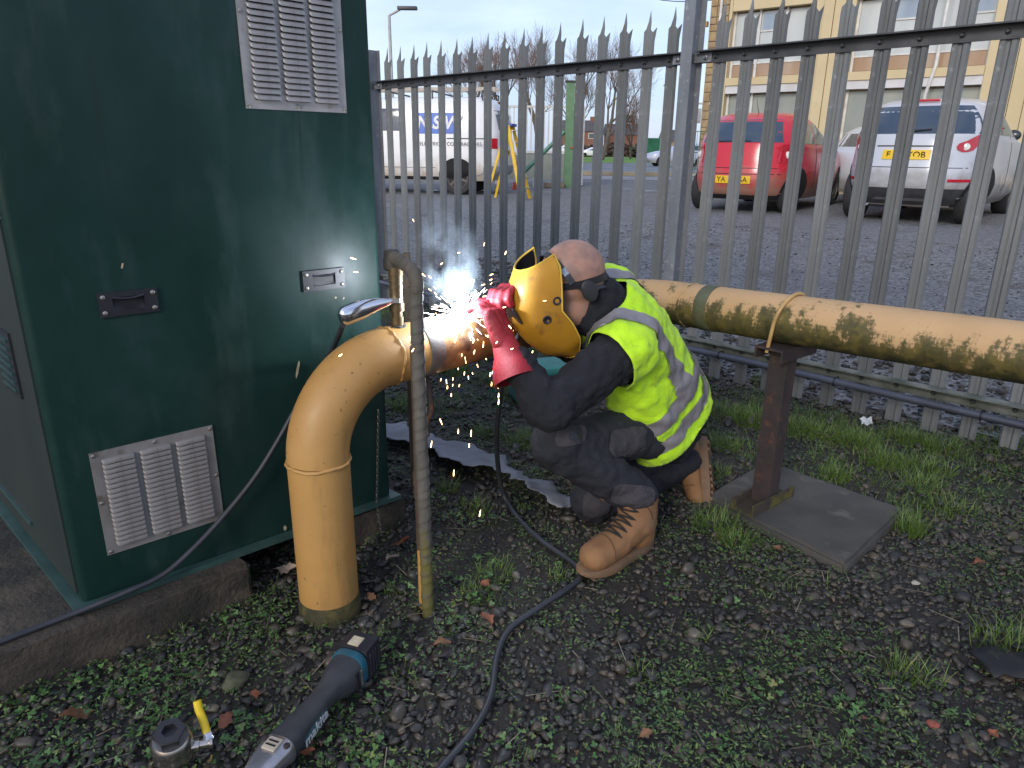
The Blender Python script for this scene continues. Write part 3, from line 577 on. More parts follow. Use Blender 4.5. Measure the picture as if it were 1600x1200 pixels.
def shell_patch(mb, src, center, ax_u, ax_v, nrm, hu_, hv_, n=14, off=.004, shape=4):
    """a patch of cloth laid on an existing surface by casting onto it"""
    from mathutils.bvhtree import BVHTree
    bm = bmesh.new(); bm.from_mesh(src.data); bm.transform(Matrix.Translation(root_of(src).location)); tree = BVHTree.FromBMesh(bm); P = []
    for i in range(n + 1):
        row = []
        for j in range(n + 1):
            x = -1 + 2 * i / n; y = -1 + 2 * j / n; k = 1 if not shape else 1 / max(1e-6, (abs(x) ** shape + abs(y) ** shape) ** (1 / shape)) * max(abs(x), abs(y)) if (x or y) else 1
            p = center + ax_u * (x * hu_ * k) + ax_v * (y * hv_ * k); h = tree.ray_cast(p + nrm * .15, -nrm, .4)
            row.append((h[0] + h[1] * off) if h[0] else None)
        P.append(row)
    bm.free()
    for i in range(n):
        for j in range(n):
            q = [P[i][j], P[i + 1][j], P[i + 1][j + 1], P[i][j + 1]]
            if all(x is not None for x in q): mb.add(q, [(0, 1, 2, 3)])
kv = (LA - LK).normalized(); ku = V((-.75, .45, .1)); ku = (ku - kv * ku.dot(kv)).normalized(); kcam = V((0, -.93, .36)); ku2 = kv.cross(kcam).normalized()
shell_patch(kp_, tro, LK + V((.035, -.03, .045)), (LK - LHIP).normalized(), V((0, .15, 1)).normalized(), V((-.1, -.95, .45)).normalized(), .055, .030); kpo = kp_.build('knee_pad', TROUSER_GREY, man, w=True, smooth=80)
k2 = MB(); shell_patch(k2, tro, LA + V((-.02, -.03, .085)), V((1, .0, -.2)).normalized(), V((.2, 0, 1)).normalized(), V((-.1, -.95, .3)).normalized(), .065, .035); k2.build('cuff_panel', TROUSER_GREY, man, w=True, smooth=80)
k3 = MB(); shell_patch(k3, tro, LHIP.lerp(LK, .42) + V((0, -.05, .0)), (LK - LHIP).normalized(), V((0, .1, 1)).normalized(), V((.1, -.95, .4)).normalized(), .075, .045); k3.build('thigh_panel', TROUSER_GREY, man, w=True, smooth=80)
k4 = MB(); shell_patch(k4, tro, RK + V((.01, -.05, .02)), V((.8, .5, .0)).normalized(), Z, V((-.1, -.97, .25)).normalized(), .055, .045); k4.build('knee_pad', TROUSER_GREY, man, w=True, smooth=80)
tb = MB(); shell_patch(tb, tro, LK + V((.045, -.04, .045)), (LK - LHIP).normalized(), V((0, .15, 1)).normalized(), V((-.1, -.95, .45)).normalized(), .019, .009, 6, .008); tb.build('knee_badge', BLACK_PLASTIC, man, w=True)
# jacket
JACKET = M('black_sweatshirt', (.006, .0065, .010), (.010, .011, .016), 9, .9, 0, .75, 24, dist=.015)
j_ = MB(); j_.capsule(PEL + V((-.01, 0, .05)), CT + V((.01, 0, -.05)), .128, .128, flat=(1.22, .85), side=lat); j_.capsule(LS, RS, .078, .078); j_.capsule(C7 + V((-.0, 0, -.04)), hp(-.045, 0, -.075), .078, .068); j_.capsule(hp(-.05, 0, -.09), hp(.015, 0, -.105), .070, .062)
j_.capsule(LS, LE, .078, .062); j_.capsule(LE, LW.lerp(LE, .25), .062, .050); j_.ball(LE + V((.012, 0, -.008)), (V((.062, 0, 0)), V((0, .058, 0)), V((0, 0, .056))))
j_.capsule(RS, RE, .072, .062); j_.capsule(RE, RW.lerp(RE, .1), .060, .046); j_.capsule(LS.lerp(LE, .1), PEL + V((-.10, -.04, .10)), .05, .06)
blob(j_, 'sweatshirt', JACKET, man, .0085, 5, [(.022, .045), (.018, .018)])
# high-visibility vest: a shell round the torso with real holes for arms, neck and hem
def hivis_mat():
    m, t, b = new_mat('high_visibility_yellow'); c = mix(t, ramp(t, noise(t, 7, 5), .35, .65), (.50, .80, .010), (.40, .70, .008)); c = mix(t, ramp(t, noise(t, 9, 7, .65), .60, .74), c, (.20, .26, .02))
    t.links.new(c, b.inputs['Base Color']); b.inputs['Roughness'].default_value = .75; b.inputs['Sheen Weight'].default_value = .15; bump(t, b, noise(t, 32, 6, .6), .5, .012); return m
HIVIS = hivis_mat(); REFLECT = M('grey_reflective_tape', (.27, .255, .265), (.21, .195, .205), 14, .42, .25, .15, 200)
v_ = MB(); HIPB = V((.515, 2.270, .290)); v_.capsule(HIPB, CT + V((.012, .005, -.045)), .146, .148, flat=(1.16, .90), side=lat); v_.capsule(LS + V((-.0, .006, .0)), RS + V((0, -.012, .0)), .099, .094); v_.capsule(LS, LS.lerp(LE, .3), .098, .092)
v_.capsule(CT + V((.03, 0, -.02)), PEL + V((.015, .0, .06)), .148, .138, flat=(1.1, .82), side=lat); v_.ball(HIPB + V((.025, .0, -.01)), (V((.105, .05, 0)), V((-.06, .15, 0)), V((0, 0, .12)))); v_.capsule(C7 + V((.01, 0, -.06)), C7 + V((-.005, -.005, -.01)), .10, .082)
vest_me = evaluate(v_, lambda o: remesh(o, .0095, 5, [(.030, .07), (.014, .026)]), 'vest', HIVIS)
bm = bmesh.new(); bm.from_mesh(vest_me)
axis = (CT - HIPB).normalized(); back = V((.80, .35, .45)); back = (back - axis * back.dot(axis)).normalized()
# hem, along a plane that drops towards the back
hem_n = (axis - back * .25 + lat * -.08).normalized(); hem_p = HIPB + axis * .015
bmesh.ops.bisect_plane(bm, geom=bm.verts[:] + bm.edges[:] + bm.faces[:], plane_co=hem_p, plane_no=hem_n, clear_inner=True)
def arm_hole(p, S, E, rad, out):
    d = (E - S).normalized(); q = p - S; t = q.dot(d); return t > out and (q - d * t).length < rad
nk = (hp(-.045, 0, -.075) - C7).normalized()
kill = []
for f in bm.faces:
    c = f.calc_center_median()
    qn = c - (C7 + V((0, 0, -.02))); tn = qn.dot(nk)
    if arm_hole(c, LS, LE, .120, .050) or arm_hole(c, RS, RE, .11, .04) or (tn > .0 and (qn - nk * tn).length < .085): kill.append(f)
    else:
        front = (c - CT.lerp(HIPB, .5)).dot(-back)
        if front > .085 and abs((c - CT).dot(lat)) < .035: kill.append(f)
bmesh.ops.delete(bm, geom=kill, context='FACES')
for k in range(14):                                                 # let the cut edges settle into smooth hems
    be = [v for v in bm.verts if v.is_boundary]; new = {}
    for v in be:
        nb = [e.other_vert(v).co for e in v.link_edges if e.is_boundary]
        if len(nb) == 2: new[v] = v.co * .4 + (nb[0] + nb[1]) * .3
    for v, c in new.items(): v.co = c
tape_planes = []
mid = CT.lerp(HIPB, .5)
def cut(co, no): bmesh.ops.bisect_plane(bm, geom=bm.verts[:] + bm.edges[:] + bm.faces[:], plane_co=co, plane_no=no)
w1 = axis; bandsA = [(HIPB + axis * .185, .026), (HIPB + axis * .100, .024)]
for c, h in bandsA: cut(c - axis * h, (axis - back * .18).normalized()); cut(c + axis * h, (axis - back * .18).normalized())
bandsB = [(.112, .026), (-.112, .026)]
for o, h in bandsB: cut(CT + lat * (o - h), lat); cut(CT + lat * (o + h), lat)
bmesh.ops.recalc_face_normals(bm, faces=bm.faces); bm.normal_update(); an = (axis - back * .18).normalized()
tape = bmesh.new(); vm = {}
tapes = [[], [], [], []]
for f in bm.faces:
    c = f.calc_center_median(); w_ = None
    for i, (pc_, h) in enumerate(bandsA):
        if abs((c - pc_).dot(an)) < h * .99: w_ = i
    if w_ is None and (c - bandsA[0][0]).dot(an) > 0:
        for i, (o, h) in enumerate(bandsB):
            if abs((c - CT).dot(lat) - o) < h: w_ = 2 + i
    if w_ is not None: tapes[w_].append([(v.co + v.normal * .0045) for v in f.verts])
off = man.location
vest_out = bpy.data.meshes.new('vest'); bm.to_mesh(vest_out); bm.free(); vest_out.materials.append(HIVIS); vest_out.polygons.foreach_set('use_smooth', [True] * len(vest_out.polygons))
vm_ = evaluate(vest_out, lambda o: setattr(o.modifiers.new('t', 'SOLIDIFY'), 'thickness', .0025), 'vest', HIVIS); vm_.transform(Matrix.Translation(-off)); vest = link('vest', vm_, man)
for i, fs in enumerate(tapes):
    mb = MB()
    for q in fs: mb.add(q, [tuple(range(len(q)))])
    if fs:
        me = mb.mesh('reflective_tape', REFLECT, 0, off); bm = bmesh.new(); bm.from_mesh(me); bmesh.ops.remove_doubles(bm, verts=bm.verts, dist=.0004); bmesh.ops.recalc_face_normals(bm, faces=bm.faces); bm.to_mesh(me); bm.free(); me.polygons.foreach_set('use_smooth', [True] * len(me.polygons)); link('reflective_tape', me, vest)
# boots
BOOT = M('tan_nubuck', (.25, .125, .050), (.18, .088, .037), 9, .75, 0, .25, 200, spots=(11, .55, .68, (.16, .10, .06))); SOLE = M('tan_sole', (.22, .125, .065), (.13, .085, .055), 14, .8, 0, .3, 120); LACE = M('dark_laces', (.02, .018, .016), None, 20, .8)
from mathutils.bvhtree import BVHTree
def boot(heel, fwd, up, shaft_top, name_label, K=1.0):
    side = up.cross(fwd).normalized(); fwd = fwd.normalized(); Q = lambda x, y, z: heel + fwd * (x * K) + side * (y * K) + up * (z * K)
    mb = MB(); mb.capsule(Q(.232, 0, .052), Q(.15, 0, .066), .044 * K, .046 * K, flat=(1.05, .92), side=side); mb.capsule(Q(.15, 0, .066), Q(.072, 0, .098), .046 * K, .052 * K, flat=(.95, 1), side=side); mb.capsule(Q(.052, 0, .055), Q(.060, 0, .11), .044 * K, .050 * K); mb.capsule(Q(.064, 0, .10), shaft_top, .054 * K, .060 * K)
    up_o = blob(mb, 'boot', BOOT, man, .006, 5, [(.006, .03)]); up_o['label'] = name_label
    sm = MB(); outline = []
    for i in range(28):
        t = 2 * math.pi * i / 28; x = .142 + .146 * math.cos(t); wv = .037 + .013 * (x / .28) - .010 * math.exp(-((x - .11) / .04) ** 2); outline.append((x, math.copysign(abs(math.sin(t)) ** .7, math.sin(t)) * wv))
    rings = [[Q(x * (1 - .0), y, z + (.012 * max(0, (x - .22) / .07) if z < .02 else 0)) for x, y in outline] for z in (0, .006, .022, .030)]; rings[0] = [Q(.142 + (x - .142) * .96, y * .93, .0 + .012 * max(0, (x - .22) / .07)) for x, y in outline]
    vs = [p for r_ in rings for p in r_]; n = 28; sm.add(vs, [(i * n + k, i * n + (k + 1) % n, (i + 1) * n + (k + 1) % n, (i + 1) * n + k) for i in range(3) for k in range(n)] + [tuple(range(n))[::-1], tuple(3 * n + k for k in range(n))]); sm.build('sole', SOLE, up_o, w=True, smooth=50)
    for x in (.03, .06, .13, .155, .18, .205, .23, .255):
        tr = MB(); tr.box(Q(x, 0, -.0035 + .012 * max(0, (x - .22) / .07)), (.012, .055, .007), (fwd, side, up)); tr.build('tread', SOLE, up_o, w=True, smooth=0)
    bm = bmesh.new(); bm.from_mesh(up_o.data); bm.transform(Matrix.Translation(man.location)); tree = BVHTree.FromBMesh(bm); bm.free()
    lace = MB(); pts = []
    for i in range(13):
        t = i / 12; c = Q(lerp(.205, .112, t), 0, lerp(.120, .225, t)); s_ = .030 if i % 2 else -.030; cc = Q(lerp(.14, .062, t), 0, lerp(.05, .15, t))
        tgt = cc + side * (s_ * .9); frm = c + side * s_ * 1.3; h = tree.ray_cast(frm, (tgt - frm).normalized(), .3)
        if h[0]: pts.append(h[0] + h[1] * .003)
    P2 = []
    for a, b in zip(pts[:-1], pts[1:]):
        for k in range(5):
            p = a.lerp(b, k / 5); n_ = tree.find_nearest(p); P2.append(n_[0] + n_[1] * .0035 if n_[0] else p)
    if len(P2) > 3: lace.tube(P2, .0029, 6); lace.build('laces', LACE, up_o, w=True)
    for x0, x1, z0 in ((.195, .205, .04), (.085, .060, .11)):
        sp_ = []
        for k in range(15):
            a = -1.35 + 2.7 * k / 14; p = Q(lerp(x0, x1, abs(a) / 1.35), .06 * math.sin(a), z0 + .06 * math.cos(a)); n_ = tree.find_nearest(p); sp_.append(n_[0] + n_[1] * .0008)
        sm2 = MB(); sm2.tube(sp_, .0016, 5); sm2.build('seam', M('dark_stitching', (.10, .055, .028), None, 9, .8), up_o, w=True)
    return up_o
boot(V((.447, 2.000, .010)), V((-.767, -.64, 0)), Z, LA + V((.0, -.003, .06)), 'planted tan work boot', 1.10)
rf = V((-.05, -.75, -.65)).normalized(); ru = V((-.85, .30, -.20)); ru = (ru - rf * ru.dot(rf)).normalized()
boot(V((.735, 2.475, .185)), rf, ru, RA + V((-.03, 0, .0)), 'rear tan work boot, sole turned outward')
# gauntlets
RED = M('red_leather_gauntlet', (.30, .010, .020), (.19, .008, .016), 9, .62, 0, .3, 120, spots=(16, .58, .7, (.14, .02, .02)))
def glove(wr, d, pn, curls, cuff_end, cuff_r, label, spread=1.0):
    """wr wrist, d towards the knuckles, pn palm normal (the way the fingers curl)"""
    d = d.normalized(); pn = (pn - d * pn.dot(d)).normalized(); s = d.cross(pn).normalized(); mb = MB()
    for k in (-1, 0, 1): mb.capsule(wr + s * (.014 * k), wr + d * .085 + s * (.026 * k * spread), .026, .019)
    for k, (L, c) in enumerate(zip((.070, .080, .076, .060), curls)):
        o = (k - 1.5) * .0215 * spread; p = wr + d * .088 + s * o; a = 0
        for seg in (.46, .32, .24):
            a += c; q = p + (d * math.cos(a) + pn * math.sin(a)) * (L * seg * 1.15); mb.capsule(p, q, .0118, .0112, n=10); p = q
    p = wr + d * .03 - s * .030; q = p + (d * .6 - s * .65 + pn * .5).normalized() * .045; mb.capsule(p, q, .017, .014); mb.capsule(q, q + (d * .75 - s * .05 + pn * .65).normalized() * .034, .0135, .0118)
    g = blob(mb, 'gauntlet', RED, man, .0045, 3, [(.006, .03)]); g['label'] = label
    ax = cuff_end - wr; L = ax.length; cm = MB(); n = 26; a, b = frame(ax); rows = []
    for i, (t, r) in enumerate(((-.10, .030), (.05, .036), (.3, .040), (.55, lerp(.04, cuff_r, .45)), (.8, lerp(.04, cuff_r, .8)), (1, cuff_r), (1.0, cuff_r - .004), (.6, lerp(.04, cuff_r, .5) - .005))):
        rows.append([wr + ax * t + (a * math.cos(u) + b * math.sin(u)) * (r * (1 + .05 * math.sin(3 * u + i) * (t > .1))) for u in np.linspace(0, 2 * math.pi, n + 1)])
    cm.grid(rows); cm.build('cuff', RED, g, w=True, smooth=60); return g
lcuff = at(808, 592, 1.858)
glove(at(788, 536, 1.905), at(772, 490, 1.935) - at(788, 536, 1.905), V((-.75, .55, .15)), (.45, .5, .55, .6), lcuff, .067, 'near red gauntlet with flared cuff')
glove(at(826, 474, 2.045), at(798, 452, 2.005) - at(826, 474, 2.045), V((-.35, -.55, -.75)), (.75, .8, .85, .9), RE.lerp(RW, .45), .060, 'far red gauntlet gripping the electrode holder')
# welding mask
MASK = M('yellow_mask_shell', (.47, .235, .012), (.36, .17, .010), 5, .5, 0, .15, 60, spots=(17, .58, .70, (.20, .095, .018)), rough2=.65)
ms_v = [0, .16, .33, .5, .66, .82, 1.0]; ms_u = [.130, .094, .045, -.012, -.068, -.128, -.178]; ms_f = [.122, .165, .194, .204, .196, .174, .128]; ms_w = [.072, .086, .091, .092, .086, .070, .040]; ms_b = [.030, .036, .062, .094, .084, .082, .100]
def mask_pt(v, a, o=0):
    u = np.interp(v, ms_v, ms_u); f = np.interp(v, ms_v, ms_f) + o; w = np.interp(v, ms_v, ms_w) + o; b = np.interp(v, ms_v, ms_b)
    s, c = math.sin(a), math.cos(a); keel = .012 * max(0, 1 - abs(a) / .5) * (1 if .45 < v < .95 else .3)
    return hp(b + (f - b) * abs(c) ** .74 + keel, w * math.copysign(abs(s) ** .85, s), u)
mk = MB(); na, nv = 28, 22; mk.grid([[mask_pt(i / nv, -math.pi / 2 + math.pi * j / na) for j in range(na + 1)] for i in range(nv + 1)])
def mask_mods(o):
    s = o.modifiers.new('s', 'SMOOTH'); s.iterations = 2; m_ = o.modifiers.new('t', 'SOLIDIFY'); m_.thickness = .003; m_.offset = 0; m_.material_offset = 1; m_.material_offset_rim = 0
mm = mk.mesh('welding_mask', [MASK, BLACK_PLASTIC], 0); o = bpy.data.objects.new('w', mm); col.objects.link(o); mask_mods(o); dg = bpy.context.evaluated_depsgraph_get(); dg.update(); mm2 = bpy.data.meshes.new_from_object(o.evaluated_get(dg)); bpy.data.objects.remove(o)
mm2.transform(Matrix.Translation(-man.location)); shade(mm2, 50); mm2.name = 'welding_mask'; mask = link('welding_mask', mm2, man); mask['label'] = 'scuffed yellow welding mask'
rim = MB(); rp = [mask_pt(i / 20, math.pi / 2) for i in range(21)] + [mask_pt(1, math.pi / 2 - math.pi * j / 20) for j in range(1, 21)] + [mask_pt(1 - i / 20, -math.pi / 2) for i in range(1, 21)] + [mask_pt(0, -math.pi / 2 + math.pi * j / 20) for j in range(1, 20)]
rim.tube(rp, .0028, 6, closed=True); rim.build('rim', M('pale_mask_rim', (.75, .48, .06), None, 6, .4), mask, w=True)
for v, a in ((.49, 1.22), (.40, 1.50), (.49, -1.22)):
    p = mask_pt(v, a); q = mask_pt(v, a, .01); n_ = (mask_pt(v, a + .06) - mask_pt(v, a - .06)).cross(mask_pt(v + .04, a) - mask_pt(v - .04, a)).normalized(); n_ = n_ if n_.dot(p - HC) > 0 else -n_
    kb_ = MB(); kb_.lathe([(.0125, -.004), (.0125, .0022), (.010, .003), (.006, .001)], p, n_, 18); kb_.build('pivot_knob', BLACK_PLASTIC, mask, w=True)
ln = MB(); ln.box(mask_pt(.36, 0) + Hf * .002, (.004, .10, .05), (Hf, Hs, Hu)); ln.build('lens_frame', BLACK_PLASTIC, mask, w=True, smooth=0)
def strap(fn_, n, w, name, closed=True, th=.003):
    """flat strap lying on the head: fn_(t) -> (point, outward, across)"""
    mb = MB(); rows = []
    for i in range(n + (0 if closed else 1)):
        p, o_, c_ = fn_(i / n); rows.append([p + c_ * (-w / 2) + o_ * .001, p + c_ * (-w / 2) + o_ * th, p + c_ * (w / 2) + o_ * th, p + c_ * (w / 2) + o_ * .001])
    if closed: rows.append(rows[0])
    mb.grid([r_ + [r_[0]] for r_ in rows]); return mb.build(name, BLACK_RUBBER, mask, w=True, smooth=50)
def ring_head(t):
    a = 2 * math.pi * t; f = math.cos(a); s = math.sin(a); u = .050 * (f + 1) / 2 - .035 * (1 - f) / 2 - .0; x = lerp(1.0, .97, abs(f)); k = math.sqrt(max(.2, 1 - ((u - .022) / .098) ** 2))
    p = hp(-.012 + .103 * k * f, .081 * k * s, u); o_ = (Hf * f / .1 + Hs * s / .08).normalized(); return p, o_, (Hu + o_ * .2).normalized()
strap(ring_head, 40, .024, 'headband')
def crown(t):
    a = -1.45 + 2.9 * t; p = hp(.028, 0, .02) + Hs * (.0805 * math.sin(a)) + Hu * (.0955 * math.cos(a)); o_ = (Hs * math.sin(a) + Hu * math.cos(a)).normalized(); return p, o_, Hf
strap(crown, 24, .018, 'crown_strap', False, .004)
def jawstrap(t):
    p0 = hp(.02, .083, .005); p1 = hp(-.055, .068, -.035); p = p0.lerp(p1, t) + Hs * (.004 * math.sin(math.pi * t)); return p, Hs, (Hu + Hf * .5).normalized()
strap(jawstrap, 8, .016, 'ear_strap', False, .005)
ep = MB(); ep.ball(hp(-.006, .083, -.016), (Hf * .024, Hs * .007, Hu * .034)); ep.build('ear_pad', BLACK_RUBBER, mask, w=True)
bdg = MB(); bdg.box(crown(.86)[0] + crown(.86)[1] * .0045, (.017, .022, .002), (Hf, crown(.86)[2].cross(crown(.86)[1]).normalized(), crown(.86)[1])); bdg.build('strap_badge', M('pale_blue_badge', (.12, .17, .25), (.3, .35, .4), 300, .4), mask, w=True, smooth=0)

# electrode holder, rod, cables
ARC = RX + Z * PZ + pa * .452; ARC += V((.012, -.018, PR + .008)); ARC = at(722, 491, ARC.y)
hold = thing('electrode_holder', 'steel welding electrode holder with a thin rod, held in the red gauntlets', 'welding tool', at(798, 463, 2.0))
h0, h1, h2 = at(815, 468, 2.02), at(796, 462, 2.0), at(789, 464, 1.995)
mb = MB(); mb.capsule(h0 + (h0 - h1) * 1.6, h0, .012, .013); mb.build('handle', BLACK_RUBBER, hold, w=True)
mb = MB(); mb.rbox((h0 + h1) / 2, ((h0 - h1).length + .012, .018, .020), ((h0 - h1).normalized(),) + tuple(reversed(frame(h0 - h1))), .003); mb.build('jaw', STEEL_BRIGHT, hold, w=True, smooth=30)
mb = MB(); mb.lathe([(.013, 0), (.013, .012), (.010, .016)], h1, (h2 - h1), 14); mb.build('collar', STEEL_BRIGHT, hold, w=True)
mb = MB(); mb.tube([h2, h2.lerp(ARC, .5) + V((0, 0, -.002)), h2.lerp(ARC, .93)], .0024, 8); mb.build('electrode', M('flux_rod', (.30, .20, .14), None, 20, .7), hold, w=True)
# cables
CABLE = M('black_welding_cable', (.020, .021, .027), (.034, .036, .043), 8, .5, 0, .1, 90)
pts = [h0 + (h0 - h1) * 1.8, at(822, 505, 2.04), at(790, 570, 2.00), at(779, 640, 2.06), at(776, 700, 2.14), at(783, 760, 2.24)] + [V((p[0], p[1], ground_z(p[0], p[1]) + .022)) for p in ((-.005, 2.22), (.045, 2.09), (.105, 1.99), (.165, 1.915), (.203, 1.855), (.205, 1.80), (.160, 1.740), (.085, 1.66), (.0, 1.565), (-.03, 1.46), (-.04, 1.33), (-.072, 1.225), (-.134, 1.12), (-.22, .98), (-.30, .80))]
mb = MB(); mb.tube(smooth_path(pts, 6), .0082, 10); tag(mb.build('welding_cable', CABLE), 'black welding cable dropping from the gauntlets and snaking across the gravel', 'cable')
kc = lambda a, z, o: K0 + k_on(a, z, o)
pts = [V((-1.45, 1.14, .03)), V((-1.24, 1.27, .125)), V((-1.155, 1.345, .128)), V((-1.10, 1.40, .128)), V((-1.035, 1.452, .134)), kc(.09, .150, .045), kc(.179, .160, .04), kc(.27, .208, .035), kc(.359, .272, .03), kc(.44, .345, .03), kc(.505, .42, .03), kc(.565, .50, .03), kc(.62, .575, .03), kc(.68, .655, .05), at(536, 508, 1.76)]
mb = MB(); mb.tube(smooth_path(pts, 6), .0072, 10); tag(mb.build('earth_cable', CABLE), 'black earth cable hanging from the chrome valve lever across the green kiosk', 'cable')

# the arc itself: glowing metal, its light, flying sparks, smoke
am = bpy.data.meshes.new('arc'); bm = bmesh.new(); bmesh.ops.create_icosphere(bm, subdivisions=4, radius=1)
for v in bm.verts:
    n_ = v.co.normalized(); k = .55 + .45 * abs(math.sin(9 * n_.x + 3 * n_.z) * math.sin(11 * n_.y + 2) * math.sin(8 * n_.z + n_.x * 5)) ** .8 * 1.6
    v.co = V((n_.x * .037 * k, n_.y * .030 * k, n_.z * .031 * k + .002))
bm.to_mesh(am); bm.free(); am.materials.append(emit('arc_glow', (.86, .93, 1.0), 22)); am.polygons.foreach_set('use_smooth', [True] * len(am.polygons)); arc = link('welding_arc', am); arc.location = ARC
tag(arc, 'blinding white welding arc on top of the yellow pipe', 'welding arc')
ld_ = bpy.data.lights.new('arc_light', 'POINT'); ld_.energy = 7; ld_.color = (.78, .88, 1.0); ld_.shadow_soft_size = .03; lo_ = bpy.data.objects.new('arc_light', ld_); col.objects.link(lo_); lo_.parent = arc; lo_.location = (0, -.045, .05)
sp_w = MB(); sp_o = MB()
def streak(mb, p, d, L, r): mb.tube([p - d * L / 2, p - d * L / 6, p + d * L / 2], [r * .4, r, r * .3], 5)
for i in range(150):
    d = V((rng.normal(), rng.normal() * .6, rng.normal() * .8 + .35)).normalized(); q = .035 + abs(rng.normal()) * .035; streak(sp_w, ARC + d * q, d, .012 + .02 * rng.random(), .0007)
for (u, v, Yd, L, a) in ((552, 404, 1.85, .016, -.3), (556, 425, 1.85, .012, -.1), (660, 428, 1.9, .02, -.75), (672, 433, 1.9, .01, -.7), (532, 555, 1.6, .010, .6), (645, 547, 1.6, .010, 1.0), (790, 395, 1.9, .010, 1.2), (755, 445, 1.9, .010, .3), (767, 437, 1.9, .008, .5), (757, 463, 1.95, .012, .2), (740, 533, 1.85, .012, 1.2), (741, 550, 1.85, .012, 1.3), (737, 520, 1.88, .010, 1.3), (755, 540, 1.85, .01, 1.4), (797, 511, 1.85, .012, -.9), (766, 585, 1.9, .012, 1.5), (779, 628, 1.9, .016, 1.5), (689, 659, 1.9, .018, -1.2), (716, 674, 1.95, .014, 1.5), (736, 677, 1.95, .020, 1.5), (674, 694, 1.9, .020, 1.4), (733, 696, 1.95, .012, 1.5), (709, 739, 1.85, .018, 1.5), (699, 605, 2.0, .01, 1.5), (705, 617, 2.0, .01, 1.5), (750, 802, 1.7, .018, 1.4), (768, 600, 2.0, .012, 1.5), (779, 618, 1.9, .014, 1.5), (717, 395, 1.95, .006, .4), (690, 412, 1.95, .008, .7), (692, 527, 1.85, .01, .9), (800, 545, 1.83, .008, .4), (832, 550, 1.9, .008, 1.3), (788, 480, 1.85, .009, .2), (776, 535, 1.84, .008, .9), (768, 429, 1.9, .01, .4)):
    p = at(u, v, Yd); d = (c_rt * math.cos(a) - c_dn * math.sin(a)).normalized(); streak(sp_o, p, d, L, .0016)
for i in range(50):
    a = rng.normal() * .9 - .2; q = .05 + abs(rng.normal()) * .10; p = ARC + V((math.cos(a) * q * (1 if rng.random() < .6 else -1), rng.normal() * .04 - .02, math.sin(a) * q)); d = (p - ARC).normalized(); streak(sp_o, p, d, .005 + .007 * rng.random(), .0009)
for i in range(24):
    p = ARC + V((rng.normal() * .05, -.03 - .03 * rng.random(), -.04 - .16 * rng.random())); streak(sp_o, p, V((rng.normal() * .2, 0, -1)).normalized(), .006 + .006 * rng.random(), .0010)
so = stuff(sp_w.build('white_sparks', emit('spark_white', (1, .95, .88), 14), smooth=0)); tag(so, 'white-hot sparks bursting round the welding arc', 'sparks')
so = stuff(sp_o.build('orange_sparks', emit('spark_orange', (1, .55, .25), 9), smooth=0)); tag(so, 'scattered orange sparks flying and falling from the weld', 'sparks')
sm_ = MB(); sm_.ball(ARC + V((-.035, .03, .10)), (V((.10, 0, 0)), V((0, .07, 0)), V((0, 0, .085)))); sm_.ball(ARC + V((-.045, .04, .20)), (V((.10, 0, 0)), V((0, .07, 0)), V((0, 0, .10)))); sm_.ball(ARC + V((-.03, .05, .28)), (V((.07, 0, 0)), V((0, .06, 0)), V((0, 0, .09))))
smm = evaluate(sm_, lambda o: remesh(o, .012, 4), 'smoke', HIVIS); mt, t, b = new_mat('weld_smoke'); t.nodes.remove(b); out_ = t.nodes['Material Output']; pv = nd(t, 'ShaderNodeVolumePrincipled'); pv.inputs['Color'].default_value = (.72, .84, .95, 1); pv.inputs['Anisotropy'].default_value = .2
dn_ = ramp(t, noise(t, 13, 5, .62, stretch=(1, 1, .7)), .46, .72); ml = nd(t, 'ShaderNodeMath', operation='MULTIPLY'); t.links.new(dn_, ml.inputs[0])
gco = nd(t, 'ShaderNodeTexCoord'); sbm = nd(t, 'ShaderNodeVectorMath', operation='DISTANCE'); t.links.new(gco.outputs['Object'], sbm.inputs[0]); sbm.inputs[1].default_value = tuple(ARC + V((-.04, .04, .15))); mr_ = nd(t, 'ShaderNodeMapRange'); mr_.inputs['From Min'].default_value = .19; mr_.inputs['From Max'].default_value = .04; mr_.inputs['To Min'].default_value = 0; mr_.inputs['To Max'].default_value = 12; t.links.new(sbm.outputs['Value'], mr_.inputs['Value'])
t.links.new(mr_.outputs['Result'], ml.inputs[1]); t.links.new(ml.outputs[0], pv.inputs['Density']); t.links.new(pv.outputs['Volume'], out_.inputs['Volume']); smm.materials.clear(); smm.materials.append(mt); smo = stuff(link('weld_smoke', smm)); tag(smo, 'thin bluish smoke curling up from the welding arc', 'smoke')
